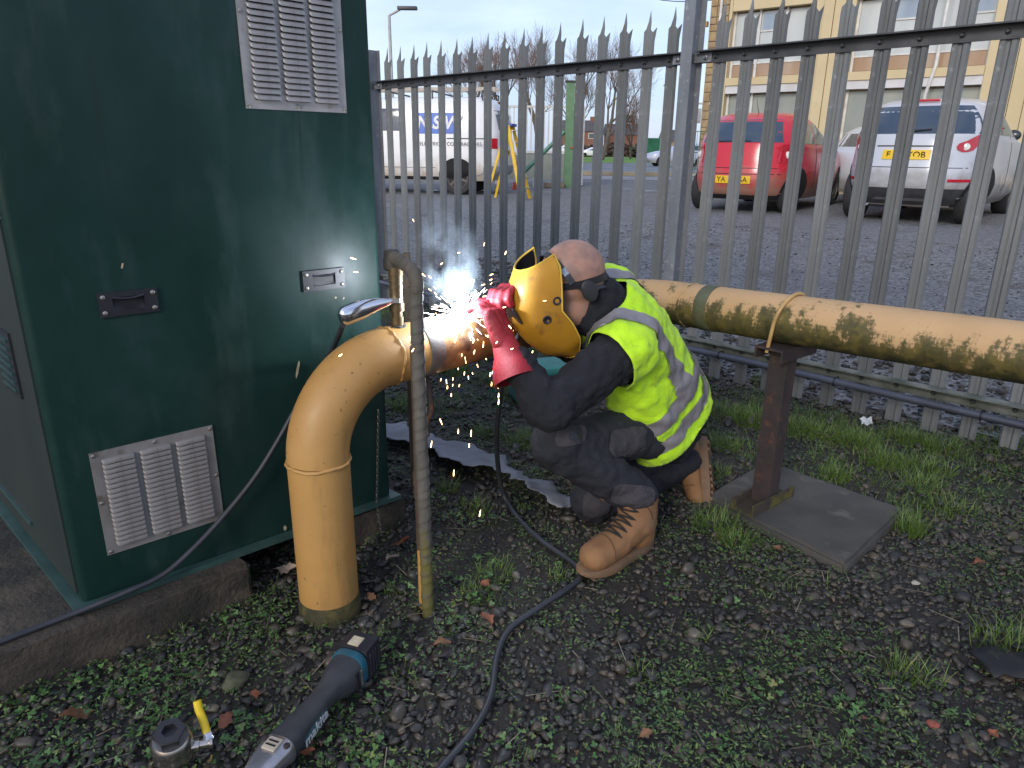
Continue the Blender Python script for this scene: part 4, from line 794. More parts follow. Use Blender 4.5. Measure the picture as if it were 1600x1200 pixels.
# ================================================================== hand tools and litter on the gravel
# cordless angle grinder
G0 = on_z(418, 1196, .055); G1 = on_z(546, 1043, .06); gd = (G1 - G0); GL = gd.length; gd.normalize(); gs = gd.cross(Z).normalized(); gu = gs.cross(gd).normalized()
grinder = thing('angle_grinder', 'teal and black cordless angle grinder lying on the gravel', 'power tool', V((G0.x, G0.y, 0)))
TEAL = M('scuffed_teal_plastic', (.022, .085, .095), (.03, .06, .065), 22, .5, 0, .1, 120, spots=(40, .6, .7, (.10, .12, .12))); GRIP = M('grimy_dark_grip', (.030, .033, .038), (.05, .05, .05), 25, .6, 0, .15, 150); ALU = M('cast_aluminium', (.50, .48, .50), (.36, .34, .34), 25, .32, .85, .15, 90)
def gp(x, y, z): return G0 + gd * x + gs * y + gu * z
def loft(st, n=24, e=2.6):
    """stations (x, half width, half height, z centre)"""
    mb = MB(); rows = []
    for (x, w, h, zc) in st:
        rows.append([gp(x, math.copysign(abs(math.cos(t)) ** (2 / e), math.cos(t)) * w, zc + math.copysign(abs(math.sin(t)) ** (2 / e), math.sin(t)) * h) for t in np.linspace(0, 2 * math.pi, n + 1)])
    mb.grid(rows); k = len(mb.v); mb.add([p for p in rows[0][:-1]], [tuple(range(n))]); mb.add([p for p in rows[-1][:-1]], [tuple(range(n))]); return mb
loft([(-.052, .017, .008, .012), (-.046, .022, .014, .012), (-.01, .031, .021, .010), (.028, .036, .027, .006), (.040, .036, .030, .004), (.044, .034, .029, .004)], e=3).build('gear_head', ALU, grinder, w=True, smooth=35)
for s in (-1, 1): mb = MB(); mb.lathe([(.0065, 0), (.0065, .004), (.004, .005)], gp(.030, s * .026, .028), gu, 10); mb.build('head_screw', RUST, grinder, w=True)
mb = MB(); mb.lathe([(.026, -.048), (.027, -.024), (.025, -.006)], gp(-.022, 0, 0), gu, 24); mb.build('spindle_neck', ALU, grinder, w=True)
mb = MB(); mb.lathe([(.034, -.052), (.058, -.050), (.060, -.046), (.060, -.040), (.03, -.038)], gp(-.018, 0, 0), gu, 36); mb.build('disc_guard', M('dark_steel_guard', (.09, .085, .085), (.05, .05, .05), 20, .45, .7), grinder, w=True)
mb = MB(); mb.rbox(gp(.020, 0, .0345), (.030, .030, .005), (gd, gs, gu), .0015); lk_ = mb.build('spindle_lock', M('cream_plate', (.50, .42, .32), None, 20, .5), grinder, w=True, smooth=30)
for k in (-1, 1): mb = MB(); mb.box(gp(.020 + k * .005, 0, .0375), (.003, .022, .002), (gd, gs, gu)); mb.build('vent_slot', SLOT, lk_, w=True, smooth=0)
loft([(.044, .034, .029, .004), (.07, .033, .029, .004), (.12, .028, .026, .003), (.17, .024, .024, .003), (.205, .025, .026, .003), (.232, .034, .036, .000), (.262, .040, .042, -.002), (.285, .041, .043, -.002)]).build('motor_housing', GRIP, grinder, w=True, smooth=50)
loft([(.075, .0345, .018, -.006), (.10, .0325, .020, -.006), (.15, .0275, .018, -.004), (.165, .0255, .012, -.003)], e=3).build('teal_side_panel', TEAL, grinder, w=True, smooth=50)
loft([(.282, .0425, .044, -.002), (.300, .043, .045, -.002), (.303, .041, .043, -.002)], e=3).build('teal_collar', M('bright_teal_plastic', (.012, .115, .165), (.02, .09, .12), 20, .45), grinder, w=True, smooth=40)
mb = MB(); mb.rbox(gp(.335, 0, -.002), (.060, .078, .088), (gd, gs, gu), .006); bat = mb.build('battery', BLACK_PLASTIC, grinder, w=True, smooth=30)
mb = MB(); mb.box(gp(.330, -.004, .0430), (.030, .028, .002), (gd, gs, gu)); mb.build('cream_label', M('cream_label', (.62, .52, .36), None, 60, .5), bat, w=True, smooth=0)
for k in range(4): mb = MB(); mb.box(gp(.318 + k * .011, .0395, -.002), (.003, .003, .062), (gd, gs, gu)); mb.build('battery_rib', GRIP, bat, w=True, smooth=0)
mb = MB(); mb.box(gp(.262, .0405, -.004), (.008, .003, .045), (gd, gs, gu)); mb.build('vent_slot', SLOT, grinder, w=True, smooth=0); mb = MB(); mb.box(gp(.276, .0415, -.004), (.006, .003, .04), (gd, gs, gu)); mb.build('vent_slot', M('pale_vent', (.16, .15, .14), None, 20, .6), grinder, w=True, smooth=0)
WHITE_INK = M('white_ink', (.55, .55, .55), None, 30, .6)
tm = text_mesh('makita', .034, WHITE_INK, .0006, bold=.0006); q = quat_axes(gd, gu, gs); piece('lettering', tm, grinder, gp(.118, .0318, -.004) - grinder.location, Quaternion(gu, .09) @ q)

# ball valve with yellow lever
B0 = on_z(272, 1172, .05); B0.z = 0
valve = thing('ball_valve', 'shiny steel ball valve with yellow lever at the bottom left', 'valve', B0)
bx = V((.10, -.22, 1)).normalized()
INOX = M('polished_valve_steel', (.48, .44, .40), (.38, .35, .32), 16, .22, .95); DKST = M('dark_valve_end', (.11, .105, .11), (.07, .07, .075), 16, .35, .8)
mb = MB(); mb.lathe([(.024, -.02), (.036, -.012), (.038, .012), (.0385, .03), (.036, .034), (.0365, .044), (.039, .047), (.039, .060), (.036, .066), (.033, .070)], B0 + Z * .03, bx, 32); mb.build('valve_barrel', INOX, valve, w=True, smooth=35)
mb = MB(); mb.lathe([(.031, .069), (.031, .088), (.029, .091), (.015, .091), (.015, .078)], B0 + Z * .03, bx, 6); mb.build('hex_end', DKST, valve, w=True, smooth=0)
a_, b2 = frame(bx); sd_ = V((.94, .30, -.05)); sd_ = (sd_ - bx * sd_.dot(bx)).normalized()
mb = MB(); mb.lathe([(.014, 0), (.014, .016), (.010, .017), (.010, .034), (.012, .035), (.012, .041)], B0 + Z * .03 + bx * .03 + sd_ * .032, sd_, 16); mb.build('stem', INOX, valve, w=True, smooth=35)
s0 = B0 + Z * .03 + bx * .03 + sd_ * .066; lev1 = at(322, 1140, s0.y + .012); lev2 = at(308, 1095, s0.y + .035)
mb = MB(); mb.tube([s0 - bx * .012, s0 + bx * .01, s0.lerp(lev1, .6), lev1], [.009, .010, .008, .008], 8, flat=(1, .35)); mb.build('lever_bar', STEEL_BRIGHT, valve, w=True, smooth=40)
mb = MB(); mb.tube(smooth_path([s0.lerp(lev1, .75), lev1, lev1.lerp(lev2, .3) + V((.0, 0, .0)), lev1.lerp(lev2, .7) + V((-.002, 0, 0)), lev2], 4), .0078, 10, flat=(1, .7)); mb.build('yellow_sleeve', M('yellow_vinyl', (.75, .52, .01), None, 10, .4), valve, w=True)

# teal plastic case beyond the pipe
T0 = V((.135, 3.42, 0)); case = thing('plastic_case', 'teal plastic case lying on the ground beyond the yellow pipe', 'case', T0)
TEAL2 = M('pale_teal_plastic', (.035, .23, .20), (.03, .17, .15), 14, .5); cx_ = (V((.95, .30, 0)).normalized(), V((-.30, .95, 0)).normalized(), Z)
mb = MB(); mb.rbox(T0 + Z * .07, (.26, .20, .14), cx_, .02); mb.build('case_body', M('teal_plastic_case', (.02, .12, .105), (.016, .09, .08), 12, .5), case, w=True, smooth=40)
mb = MB(); mb.rbox(T0 + Z * .165, (.27, .21, .05), cx_, .02); ld2 = mb.build('lid', TEAL2, case, w=True, smooth=40)
mb = MB(); mb.tube([T0 + cx_[0] * x + Z * z - cx_[1] * .112 for x, z in ((-.05, .12), (-.045, .15), (.045, .15), (.05, .12))], .006, 8); mb.build('handle', BLACK_PLASTIC, case, w=True)
for s in (-1, 1): mb = MB(); mb.box(T0 + cx_[0] * (s * .08) - cx_[1] * .108 + Z * .145, (.025, .008, .04), cx_); mb.build('latch', BLACK_PLASTIC, case, w=True, smooth=0)

# torn strip of ground membrane
mem_c = [(-.46, 2.33), (-.40, 2.29), (-.34, 2.26), (-.27, 2.245), (-.20, 2.205), (-.13, 2.165), (-.07, 2.11), (-.02, 2.055), (.03, 2.02), (.075, 1.97), (.115, 1.90), (.15, 1.845), (.18, 1.80)]
mem_c = [tuple(on_z(u, v, .03)[:2]) for u, v in ((606, 668), (628, 685), (655, 693), (685, 702), (715, 711), (745, 722), (770, 730), (790, 737), (808, 747), (828, 760), (850, 772), (868, 784), (888, 795))]
hw_ = [.07, .085, .075, .07, .105, .115, .09, .04, .035, .065, .07, .06, .03]; lift = [.02, .02, .02, .02, .03, .04, .04, .02, .02, .045, .05, .04, .01]
def membrane():
    c = smooth_path([V((x, y, 0)) for x, y in mem_c], 6); n = len(c); rows = []
    for i, p in enumerate(c):
        t = i / (n - 1) * (len(hw_) - 1); w = np.interp(t, range(len(hw_)), hw_); l = np.interp(t, range(len(hw_)), lift); d = (c[min(i + 1, n - 1)] - c[max(i - 1, 0)]).normalized(); s = V((-d.y, d.x, 0))
        jag0 = .012 * math.sin(i * .7) + .005 * math.sin(i * 1.9 + 1); jag1 = .014 * math.sin(i * .55 + 2) + .006 * math.sin(i * 1.7)
        row = []
        for j in range(7):
            k = j / 6; x = lerp(-w + jag0, w + jag1, k); row.append(p + s * x + Z * (ground_z(p.x, p.y) + .034 + l * (1 - k) ** 1.3 + .004 * math.sin(i * .35 + j * 1.3)))
        rows.append(row)
    mb = MB(); mb.grid(rows); return mb
mm_ = evaluate(membrane(), lambda o: setattr(o.modifiers.new('t', 'SOLIDIFY'), 'thickness', .002), 'ground_membrane', M('grey_membrane', (.20, .21, .235), (.13, .135, .15), 8, .6, 0, .2, 60, spots=(30, .62, .72, (.08, .08, .08))))
tag(link('ground_membrane', mm_), 'torn strip of grey ground membrane curling out of the gravel behind the wrapped pipe', 'membrane')
dk = MB(); q = on_z(1575, 1050, .01); dk.grid([[q + V((.07 * (i / 5 - .5) * 2, .05 * (j / 4 - .5) * 2 + .01 * math.sin(i), .02 + .006 * math.sin(i * 2 + j))) for j in range(5)] for i in range(6)])
tag(link('roofing_scrap', evaluate(dk, lambda o: setattr(o.modifiers.new('t', 'SOLIDIFY'), 'thickness', .006), 'roofing_scrap', M('black_felt', (.014, .014, .017), None, 12, .7))), 'small black scrap of felt lying in the gravel at the right edge', 'scrap')

# fallen leaves, each its own
def leaf_mesh(seed, L, mat):
    r = random.Random(seed); n = 11; rows = []
    for i in range(n):
        t = i / (n - 1); w = math.sin(math.pi * min(1, t * 1.02 + .02)) ** .8 * .34 * (1 + .28 * math.sin(t * 19 + seed)) * (1 - .3 * (t < .25)); c = .18 * math.sin(t * 3 + seed)
        rows.append([V(((t - .5) * L, (w * (j - 2) / 2 + .05 * c) * L, L * (.10 * abs(j - 2) / 2 * (1 + .6 * math.sin(t * 6 + seed)) + .07 * math.sin(t * 4 + seed) + .02 * r.random()))) for j in range(5)])
    mb = MB(); mb.grid(rows); mb.tube([V((-.5 * L, 0, .01 * L)), V((-.72 * L, .03 * L, .0))], [.018 * L, .012 * L], 5)
    me = mb.mesh('leaf', mat, 0); me.polygons.foreach_set('use_smooth', [True] * len(me.polygons)); return me
LEAFB = M('brown_leaf', (.20, .095, .040), (.13, .06, .028), 60, .7); LEAFR = M('russet_leaf', (.26, .085, .035), (.17, .055, .028), 60, .7); LEAFP = M('pale_dry_leaf', (.36, .29, .22), (.26, .2, .15), 60, .8); LEAFY = M('yellowed_leaf', (.30, .22, .05), (.2, .15, .04), 60, .7)
for i, (u, v, L, rz, mt_, lb) in enumerate((
    (122, 1120, .062, .7, LEAFB, 'curled brown leaf on the weeds left of the ball valve'), (352, 1124, .042, 1.2, LEAFR, 'small russet leaf between the ball valve and the grinder'), (398, 1082, .034, 2.0, LEAFR, 'russet leaf beside the green mossy stone'),
    (480, 1168, .030, .4, LEAFR, 'tiny russet leaf right of the grinder head'), (614, 868, .052, .9, LEAFP, 'pale dry leaf between the riser and the wrapped pipe'), (628, 843, .055, .3, LEAFR, 'russet leaf by the dark far plinth block'), (556, 872, .03, .2, LEAFP, 'pale leaf scrap touching the right side of the riser'),
    (448, 887, .06, .1, LEAFP, 'pale leaf tucked under the kiosk beside the riser'), (760, 960, .050, 2.2, LEAFR, 'russet leaf lying by the welding cable'), (757, 908, .038, 1.0, LEAFR, 'small russet leaf in grass right of the wrapped pipe'), (692, 998, .05, .4, LEAFB, 'dull brown leaf in front of the wrapped pipe foot'),
    (580, 925, .034, 2.6, LEAFB, 'brown leaf close to the riser foot'), (1533, 880, .050, .2, LEAFR, 'brown leaf on bare gravel right of the paving slab'), (1213, 857, .04, .6, LEAFB, 'brown leaf at the near edge of the paving slab'), (1010, 1145, .03, .3, LEAFB, 'small brown leaf in the gravel at the bottom centre'), (1553, 1138, .032, .5, LEAFR, 'orange brown leaf near the bottom right corner'))):
    p = on_z(u, v, .03); o = link('fallen_leaf', leaf_mesh(i * 3 + 1, L, mt_)); o.location = (p.x, p.y, ground_z(p.x, p.y) + .026); o.rotation_euler = (.25 * math.sin(i), .25 * math.cos(i * 2), rz); tag(o, lb, 'leaf', 'fallen leaves on the gravel')
def pebble(name, lb, u, v, size, mat, seed):
    bm = bmesh.new(); bmesh.ops.create_icosphere(bm, subdivisions=3, radius=.5); r = random.Random(seed); ph = [r.random() * 6 for _ in range(6)]
    for w in bm.verts: n_ = w.co.normalized(); w.co *= 1 + .16 * math.sin(3 * n_.x + ph[0]) * math.sin(2.5 * n_.y + ph[1]) + .09 * math.sin(6 * n_.z + ph[2] + 4 * n_.x); w.co = V((w.co.x * size[0], w.co.y * size[1], w.co.z * size[2]))
    me = bpy.data.meshes.new(name); bm.to_mesh(me); bm.free(); me.materials.append(mat); me.polygons.foreach_set('use_smooth', [True] * len(me.polygons)); p = on_z(u, v, .02); o = link(name, me); o.location = (p.x, p.y, ground_z(p.x, p.y) + size[2] * .3); o.rotation_euler = (0, 0, seed); tag(o, lb, 'stone')
pebble('mossy_stone', 'rounded green mossy stone left of the grinder', 368, 1060, (.062, .05, .035), M('mossy_stone', (.085, .085, .045), (.05, .05, .03), 30, .85, 0, .3, 90), 1)
pebble('brick_fragment', 'small red brick fragment in the gravel at the bottom right', 1460, 1123, (.030, .026, .022), M('red_brick_chip', (.26, .07, .05), None, 40, .85, 0, .3, 90), 2)
pebble('pale_stone', 'flat pale stone right of the paving slab', 1433, 901, (.026, .018, .012), M('pale_stone', (.36, .34, .29), None, 30, .8), 3)
pebble('dark_slate', 'flat dark slate piece beside the welding cable', 695, 1002, (.07, .05, .016), M('dark_slate', (.045, .036, .036), None, 20, .6), 4)
pebble('ochre_stone', 'ochre stone leaning against the fence foot behind the rusty post', 1202, 643, (.05, .05, .11), M('ochre_stone', (.30, .24, .12), (.2, .16, .09), 20, .85), 5)
wp = MB(); q = on_z(1352, 668, .03); wp.grid([[q + V((.026 * (i / 6 - .5) * 2, .014 * (j / 4 - .5) * 2, .02 + .006 * math.sin(i * 1.7 + j * 1.1) + .006 * j)) for j in range(5)] for i in range(7)]); tag(wp.build('plastic_scrap', M('white_plastic_scrap', (.55, .57, .58), None, 30, .4)), 'white scrap of plastic in the grass at the foot of the fence', 'litter')
# ================================================================== vehicles (bodies as stacked rounded outlines)
RUBBER = M('tyre_rubber', (.016, .016, .018), (.026, .025, .024), 10, .75); RIMM = M('dusty_alloy', (.26, .235, .21), (.18, .16, .14), 20, .4, .7); UNDER = M('dark_underside', (.010, .010, .011), None, 8, .8)
CGLASS = glass_dark('car_glass', (.035, .055, .085), .06); CGLASS2 = glass_dark('pale_car_glass', (.16, .17, .13), .08); REDLENS = M('red_lens', (.55, .012, .03), None, 30, .15, coat=.6); CLEARLENS = M('clear_lens', (.80, .78, .72), None, 30, .15, coat=.5); PLATE = M('yellow_plate', (.80, .50, .01), (.7, .42, .01), 10, .4); INK = M('black_ink', (.01, .01, .01), None, 10, .6)
class Car:
    """levels: (z, half width, y rear, y front, squareness); local space: +Y ahead, +X right, origin on the ground under the rear axle"""
    def __init__(s, name, label, cat, loc, heading, levels, paint, group=None, trim=None):
        s.root = thing(name, label, cat, loc, heading, group); s.L = np.array(levels, float); s.paint = paint
        zs = []
        for a, b in zip(s.L[:-1, 0], s.L[1:, 0]): zs += list(np.linspace(a, b, 4)[:-1])
        zs.append(s.L[-1, 0]); mb = MB(); N = 72; rows = []
        for z in zs: rows.append([s.outline(z, 2 * math.pi * k / N) for k in range(N + 1)])
        mb.grid(rows); mb.add(rows[-1][:-1], [tuple(range(N))]); mb.m = 1; mb.add([p for p in rows[0][:-1]], [tuple(range(N))])
        s.body = mb.build('body', [paint, UNDER], s.root, smooth=50)
    def lev(s, z): return [np.interp(z, s.L[:, 0], s.L[:, k]) for k in range(1, 5)]
    def outline(s, z, t):
        hw, yr, yf, n = s.lev(z); c, q = math.cos(t), math.sin(t); return V((hw * math.copysign(abs(c) ** (2 / n), c), (yr + yf) / 2 + (yf - yr) / 2 * math.copysign(abs(q) ** (2 / n), q), z))
    def rear(s, x, z, o=0):
        hw, yr, yf, n = s.lev(z); k = min(.999, abs(x / hw)); return V((x, (yr + yf) / 2 - (yf - yr) / 2 * (1 - k ** n) ** (1 / n) - o, z))
    def front(s, x, z, o=0):
        hw, yr, yf, n = s.lev(z); k = min(.999, abs(x / hw)); return V((x, (yr + yf) / 2 + (yf - yr) / 2 * (1 - k ** n) ** (1 / n) + o, z))
    def side(s, y, z, sg, o=0):
        hw, yr, yf, n = s.lev(z); k = min(.999, abs((y - (yr + yf) / 2) / ((yf - yr) / 2))); return V((sg * (hw * (1 - k ** n) ** (1 / n) + o), y, z))
    def patch(s, name, mat, fn_, lo, hi, z0, z1, o=.006, n=12, m=6, parent=None, sg=None):
        """lo(t), hi(t): bounds across at height fraction t"""
        f = (lambda a, z, o_: fn_(a, z, sg, o_)) if sg is not None else fn_
        mb = MB(); P = [[f(lerp(lo(j / m), hi(j / m), i / n), lerp(z0, z1, j / m), o) for j in range(m + 1)] for i in range(n + 1)]; mb.grid(P)
        B = [[f(lerp(lo(j / m), hi(j / m), i / n), lerp(z0, z1, j / m), -.004) for j in range(m + 1)] for i in range(n + 1)]
        for e, g in (([r[0] for r in P], [r[0] for r in B]), ([r[-1] for r in P], [r[-1] for r in B]), (P[0], B[0]), (P[-1], B[-1])): mb.grid([e, g])
        return mb.build(name, mat, parent or s.root, smooth=50)
    def wheel(s, y, sg, r=.31, w=.19, rim=RIMM, spokes=5, arch=True):
        hw = s.side(y, r, sg).x
        if arch:
            am_ = MB(); P = []
            for i in range(25):
                t = -.45 + (math.pi + .9) * i / 24; P.append([s.side(y + math.cos(t) * q, max(s.L[0, 0], r + .01 + math.sin(t) * q), sg, .006) for q in np.linspace(.02, r + .055, 8)])
            am_.grid(P); am_.build('wheel_arch', UNDER, s.root, smooth=60)
        x0 = hw + sg * .014; ax = V((sg, 0, 0)); c = V((x0 - sg * w, y, r)); tm_ = MB()
        tm_.lathe([(r * .62, .0), (r * .93, .004), (r, .03), (r, w - .03), (r * .94, w - .004), (r * .68, w), (r * .64, w - .012)], c, ax, 40); wh = tm_.build('wheel', RUBBER, s.root, smooth=45)
        rm = MB(); rm.lathe([(r * .66, w - .035), (r * .66, w - .006), (r * .60, w - .004), (r * .57, w - .03)], c, ax, 36)
        for k in range(spokes):
            t = 2 * math.pi * k / spokes + .3; d = V((0, math.cos(t), math.sin(t))); sd2 = d.cross(ax); rm.box(c + ax * (w - .014) + d * (r * .33), (r * .56, r * .15, .016), (d, sd2, ax))
        rm.lathe([(r * .14, w - .03), (r * .14, w - .004), (r * .08, w)], c, ax, 16); rm.build('rim', rim, wh, smooth=40)
        dk_ = MB(); dk_.lathe([(r * .60, w - .05), (r * .60, w - .045)], c, ax, 28); dk_.build('brake_disc', UNDER, wh, smooth=0)
    def lettering(s, txt, size, mat, p, xd, yd, parent=None, **kw):
        n_ = xd.cross(yd); return piece('lettering', text_mesh(txt, size, mat, .001, **kw), parent or s.root, p, quat_axes(xd.normalized(), yd.normalized(), n_.normalized()))
def paint(name, c, dirt, z0, z1, rough=.25):
    """car paint with road film thickening towards the sills"""
    m, t, b = new_mat(name); g = nd(t, 'ShaderNodeTexCoord'); sx = nd(t, 'ShaderNodeSeparateXYZ'); t.links.new(g.outputs['Object'], sx.inputs[0]); mr = nd(t, 'ShaderNodeMapRange'); mr.inputs['From Min'].default_value = z1; mr.inputs['From Max'].default_value = z0; mr.inputs['To Min'].default_value = -.3; mr.inputs['To Max'].default_value = .45; t.links.new(sx.outputs['Z'], mr.inputs['Value'])
    ad = nd(t, 'ShaderNodeMath', operation='ADD'); t.links.new(noise(t, 5, 5, .6), ad.inputs[0]); t.links.new(mr.outputs['Result'], ad.inputs[1]); k = ramp(t, ad.outputs[0], .35, .85); t.links.new(mix(t, k, c, dirt), b.inputs['Base Color'])
    t.links.new(ramp(t, k, 0, 1, (rough,) * 3 + (1,), (.7,) * 3 + (1,)), b.inputs['Roughness']); b.inputs['Coat Weight'].default_value = .35; b.inputs['Coat Roughness'].default_value = .12; return m
X = V((1, 0, 0)); NX = V((-1, 0, 0))
GZ = FLAT + .005
# red hatchback
hd = R(-35); ax_ = V((math.cos(hd), math.sin(hd), 0)); c0 = on_z(1240, 334, FLAT) - ax_ * .81
red = Car('hatchback_car', 'muddy red hatchback parked behind the fence', 'car', (c0.x, c0.y, GZ), hd, [(.20, .76, -.46, 3.25, 4), (.30, .82, -.58, 3.34, 3.6), (.46, .855, -.635, 3.40, 3.4), (.62, .86, -.62, 3.40, 3.4), (.78, .855, -.575, 3.34, 3.4), (.92, .84, -.545, 3.10, 3.4), (.98, .825, -.53, 2.45, 3.4), (1.02, .81, -.52, 2.25, 3.4), (1.18, .745, -.44, 1.90, 3.4), (1.34, .665, -.28, 1.45, 3.4), (1.42, .60, -.12, 1.15, 3.2), (1.465, .48, .08, .95, 3.0), (1.485, .28, .30, .80, 2.6)], paint('red_car_paint', (.55, .012, .028), (.26, .13, .085), .25, .80), 'parked cars')
red.patch('rear_window', CGLASS, red.rear, lambda t: -.60 + .10 * t - .08 * (1 - t) * 0, lambda t: .60 - .10 * t, 1.03, 1.36, .006, 16, 8)
red.patch('tailgate_seam', UNDER, red.rear, lambda t: -.70, lambda t: .70, .575, .585, .003, 16, 1); red.patch('bumper_crease', UNDER, red.rear, lambda t: -.58, lambda t: .58, .66, .668, .003, 16, 1)
red.patch('lower_valance', UNDER, red.rear, lambda t: -.60, lambda t: .60, .20, .27, .006, 16, 2)
for sg in (-1, 1):
    tl_ = red.patch('tail_light', REDLENS, red.rear, lambda t: sg * (.56 + .04 * abs(t - .4)), lambda t: sg * (.77 - .05 * t), .74, 1.0, .012, 8, 8)
    mb = MB(); p = red.rear(sg * .66, .855, .012); mb.lathe([(.052, 0), (.046, .012), (.02, .018)], p, V((sg * .5, -1, 0)), 20); mb.build('reversing_light', CLEARLENS, tl_)
    red.patch('side_window', CGLASS2, red.side, lambda t: lerp(.02, .26, t), lambda t: lerp(.62, .62, t), 1.02, 1.33, .006, 8, 6, sg=sg); red.patch('side_window', CGLASS2, red.side, lambda t: .70, lambda t: lerp(1.95, 1.42, t), 1.02, 1.33, .006, 10, 6, sg=sg)
    for y in (0, 2.51): red.wheel(y, sg, .305, .185)
    mb = MB(); q = red.side(1.95, 1.03, sg, .09); mb.ball(q, (V((.09, 0, 0)), V((0, .05, 0)), V((0, 0, .065)))); mb.build('door_mirror', red.paint, red.root)
    red.patch('door_seam', UNDER, red.side, lambda t: .66, lambda t: .672, .36, 1.02, .003, 1, 8, sg=sg); red.patch('headlight', CLEARLENS, red.front, lambda t: sg * .5, lambda t: sg * .74, .62, .82, .01, 6, 5)
red.patch('windscreen', CGLASS, red.front, lambda t: -.62 + .08 * t, lambda t: .62 - .08 * t, 1.05, 1.36, .006, 14, 6)
pl_ = red.patch('number_plate', PLATE, red.rear, lambda t: -.26, lambda t: .26, .44, .55, .012, 10, 2); red.lettering('YA', .105, INK, red.rear(-.17, .495, .0155), X, Z); red.lettering('SA', .105, INK, red.rear(.16, .495, .0155), X, Z)
mb = MB(); mb.tube([V((.05, .12, 1.465)), V((.05, .02, 1.56)), V((.05, -.09, 1.74))], [.006, .0035, .002], 6); mb.build('aerial', BLACK_PLASTIC, red.root)
mb = MB(); mb.tube([red.rear(-.30, 1.045, .012), red.rear(.18, 1.05, .014)], [.012, .007], 6); mb.build('rear_wiper', BLACK_PLASTIC, red.root)
red.root.scale = (1.04, 1.04, 1.02)
# silver crossover
hd = R(-41); ax_ = V((math.cos(hd), math.sin(hd), 0)); c0 = on_z(1526, 352, FLAT) - ax_ * .87
juke = Car('crossover_car', 'silver crossover car with yellow plate parked nearest the fence', 'car', (c0.x, c0.y, GZ), hd, [(.22, .74, -.48, 3.2, 4), (.34, .84, -.62, 3.32, 3.4), (.50, .885, -.69, 3.40, 3.2), (.66, .89, -.70, 3.42, 3.2), (.80, .885, -.66, 3.40, 3.2), (.94, .88, -.62, 3.3, 3.2), (1.04, .865, -.60, 2.9, 3.2), (1.08, .845, -.585, 2.45, 3.2), (1.20, .79, -.52, 2.1, 3.2), (1.38, .71, -.38, 1.65, 3.2), (1.48, .645, -.24, 1.3, 3.1), (1.54, .53, -.02, 1.05, 3.0), (1.565, .32, .25, .9, 2.6)], paint('silver_car_paint', (.52, .53, .57), (.26, .235, .21), .2, .9, .28), 'parked cars')
juke.patch('rear_window', CGLASS, juke.rear, lambda t: -.70 + .16 * t ** 2, lambda t: .70 - .16 * t ** 2, 1.11, 1.45, .006, 18, 8); juke.patch('lower_bumper', M('grey_black_trim', (.028, .028, .032), (.045, .045, .047), 12, .6), juke.rear, lambda t: -.74, lambda t: .74, .24, .45, .008, 18, 4)
juke.patch('silver_skid', M('grey_skid_trim', (.16, .16, .16), None, 9, .5), juke.rear, lambda t: -.34 + .05 * t, lambda t: .34 - .05 * t, .29, .325, .014, 10, 2); juke.patch('tailgate_seam', UNDER, juke.rear, lambda t: -.66, lambda t: .66, .70, .708, .003, 18, 1); juke.patch('handle_recess', UNDER, juke.rear, lambda t: -.36, lambda t: .36, .955, .968, .006, 12, 1)
mb = MB(); mb.rbox(juke.rear(0, 1.50, .03) + V((0, 0, .02)), (.36, .05, .03), b=.008); mb.build('high_brake_light', REDLENS, juke.root, smooth=40)
for sg in (-1, 1):
    mb = MB(); P = []
    for i in range(13):
        t = i / 12; zc = lerp(.955, 1.20, t ** 1.2); xc = lerp(.60, .80, t); hw2 = lerp(.085, .012, t ** .8)
        P.append([juke.rear(sg * min(.84, xc + hw2 * math.cos(a)), zc + hw2 * .75 * math.sin(a), .014 if k else .022) for k, a in enumerate(np.linspace(0, 2 * math.pi, 11))])
    mb.grid(P); cap = P[0][:-1]; mb.add(cap, [tuple(range(10))]); tl_ = mb.build('tail_light', REDLENS, juke.root, smooth=60)
    mb = MB(); mb.lathe([(.045, 0), (.04, .012), (.018, .018)], juke.rear(sg * .60, .955, .014), V((sg * .35, -1, .1)), 18); mb.build('indicator_lens', CLEARLENS, tl_)
    rf_ = juke.patch('bumper_reflector', REDLENS, juke.rear, lambda t: sg * .50, lambda t: sg * .70, .535, .57, .012, 6, 2)
    for y in (0, 2.53): juke.wheel(y, sg, .335, .21, spokes=7)
    juke.patch('side_window', CGLASS2, juke.side, lambda t: lerp(.25, .42, t), lambda t: lerp(.95, .92, t), 1.11, 1.42, .006, 8, 6, sg=sg); juke.patch('side_window', CGLASS2, juke.side, lambda t: 1.02, lambda t: lerp(2.15, 1.65, t), 1.11, 1.42, .006, 10, 6, sg=sg)
    mb = MB(); q = juke.side(2.05, 1.14, sg, .10); mb.ball(q, (V((.10, 0, 0)), V((0, .06, 0)), V((0, 0, .08)))); mb.build('door_mirror', M('dark_mirror_shell', (.06, .065, .07), None, 9, .25, .4), juke.root); juke.patch('door_seam', UNDER, juke.side, lambda t: .98, lambda t: .992, .40, 1.10, .003, 1, 8, sg=sg); juke.patch('headlight', CLEARLENS, juke.front, lambda t: sg * .5, lambda t: sg * .74, .72, .88, .01, 6, 5)
juke.patch('windscreen', CGLASS, juke.front, lambda t: -.66 + .08 * t, lambda t: .66 - .08 * t, 1.12, 1.45, .006, 14, 6)
pl_ = juke.patch('number_plate', PLATE, juke.rear, lambda t: -.27, lambda t: .27, .80, .915, .012, 10, 2); juke.lettering('F', .105, INK, juke.rear(-.20, .855, .0165), X, Z); juke.lettering('XOB', .105, INK, juke.rear(.115, .855, .0165), X, Z)
mb = MB(); mb.tube([V((.18, -.02, 1.55)), V((.18, -.06, 1.63)), V((.18, -.12, 1.74))], [.008, .005, .003], 6); mb.build('aerial', BLACK_PLASTIC, juke.root)
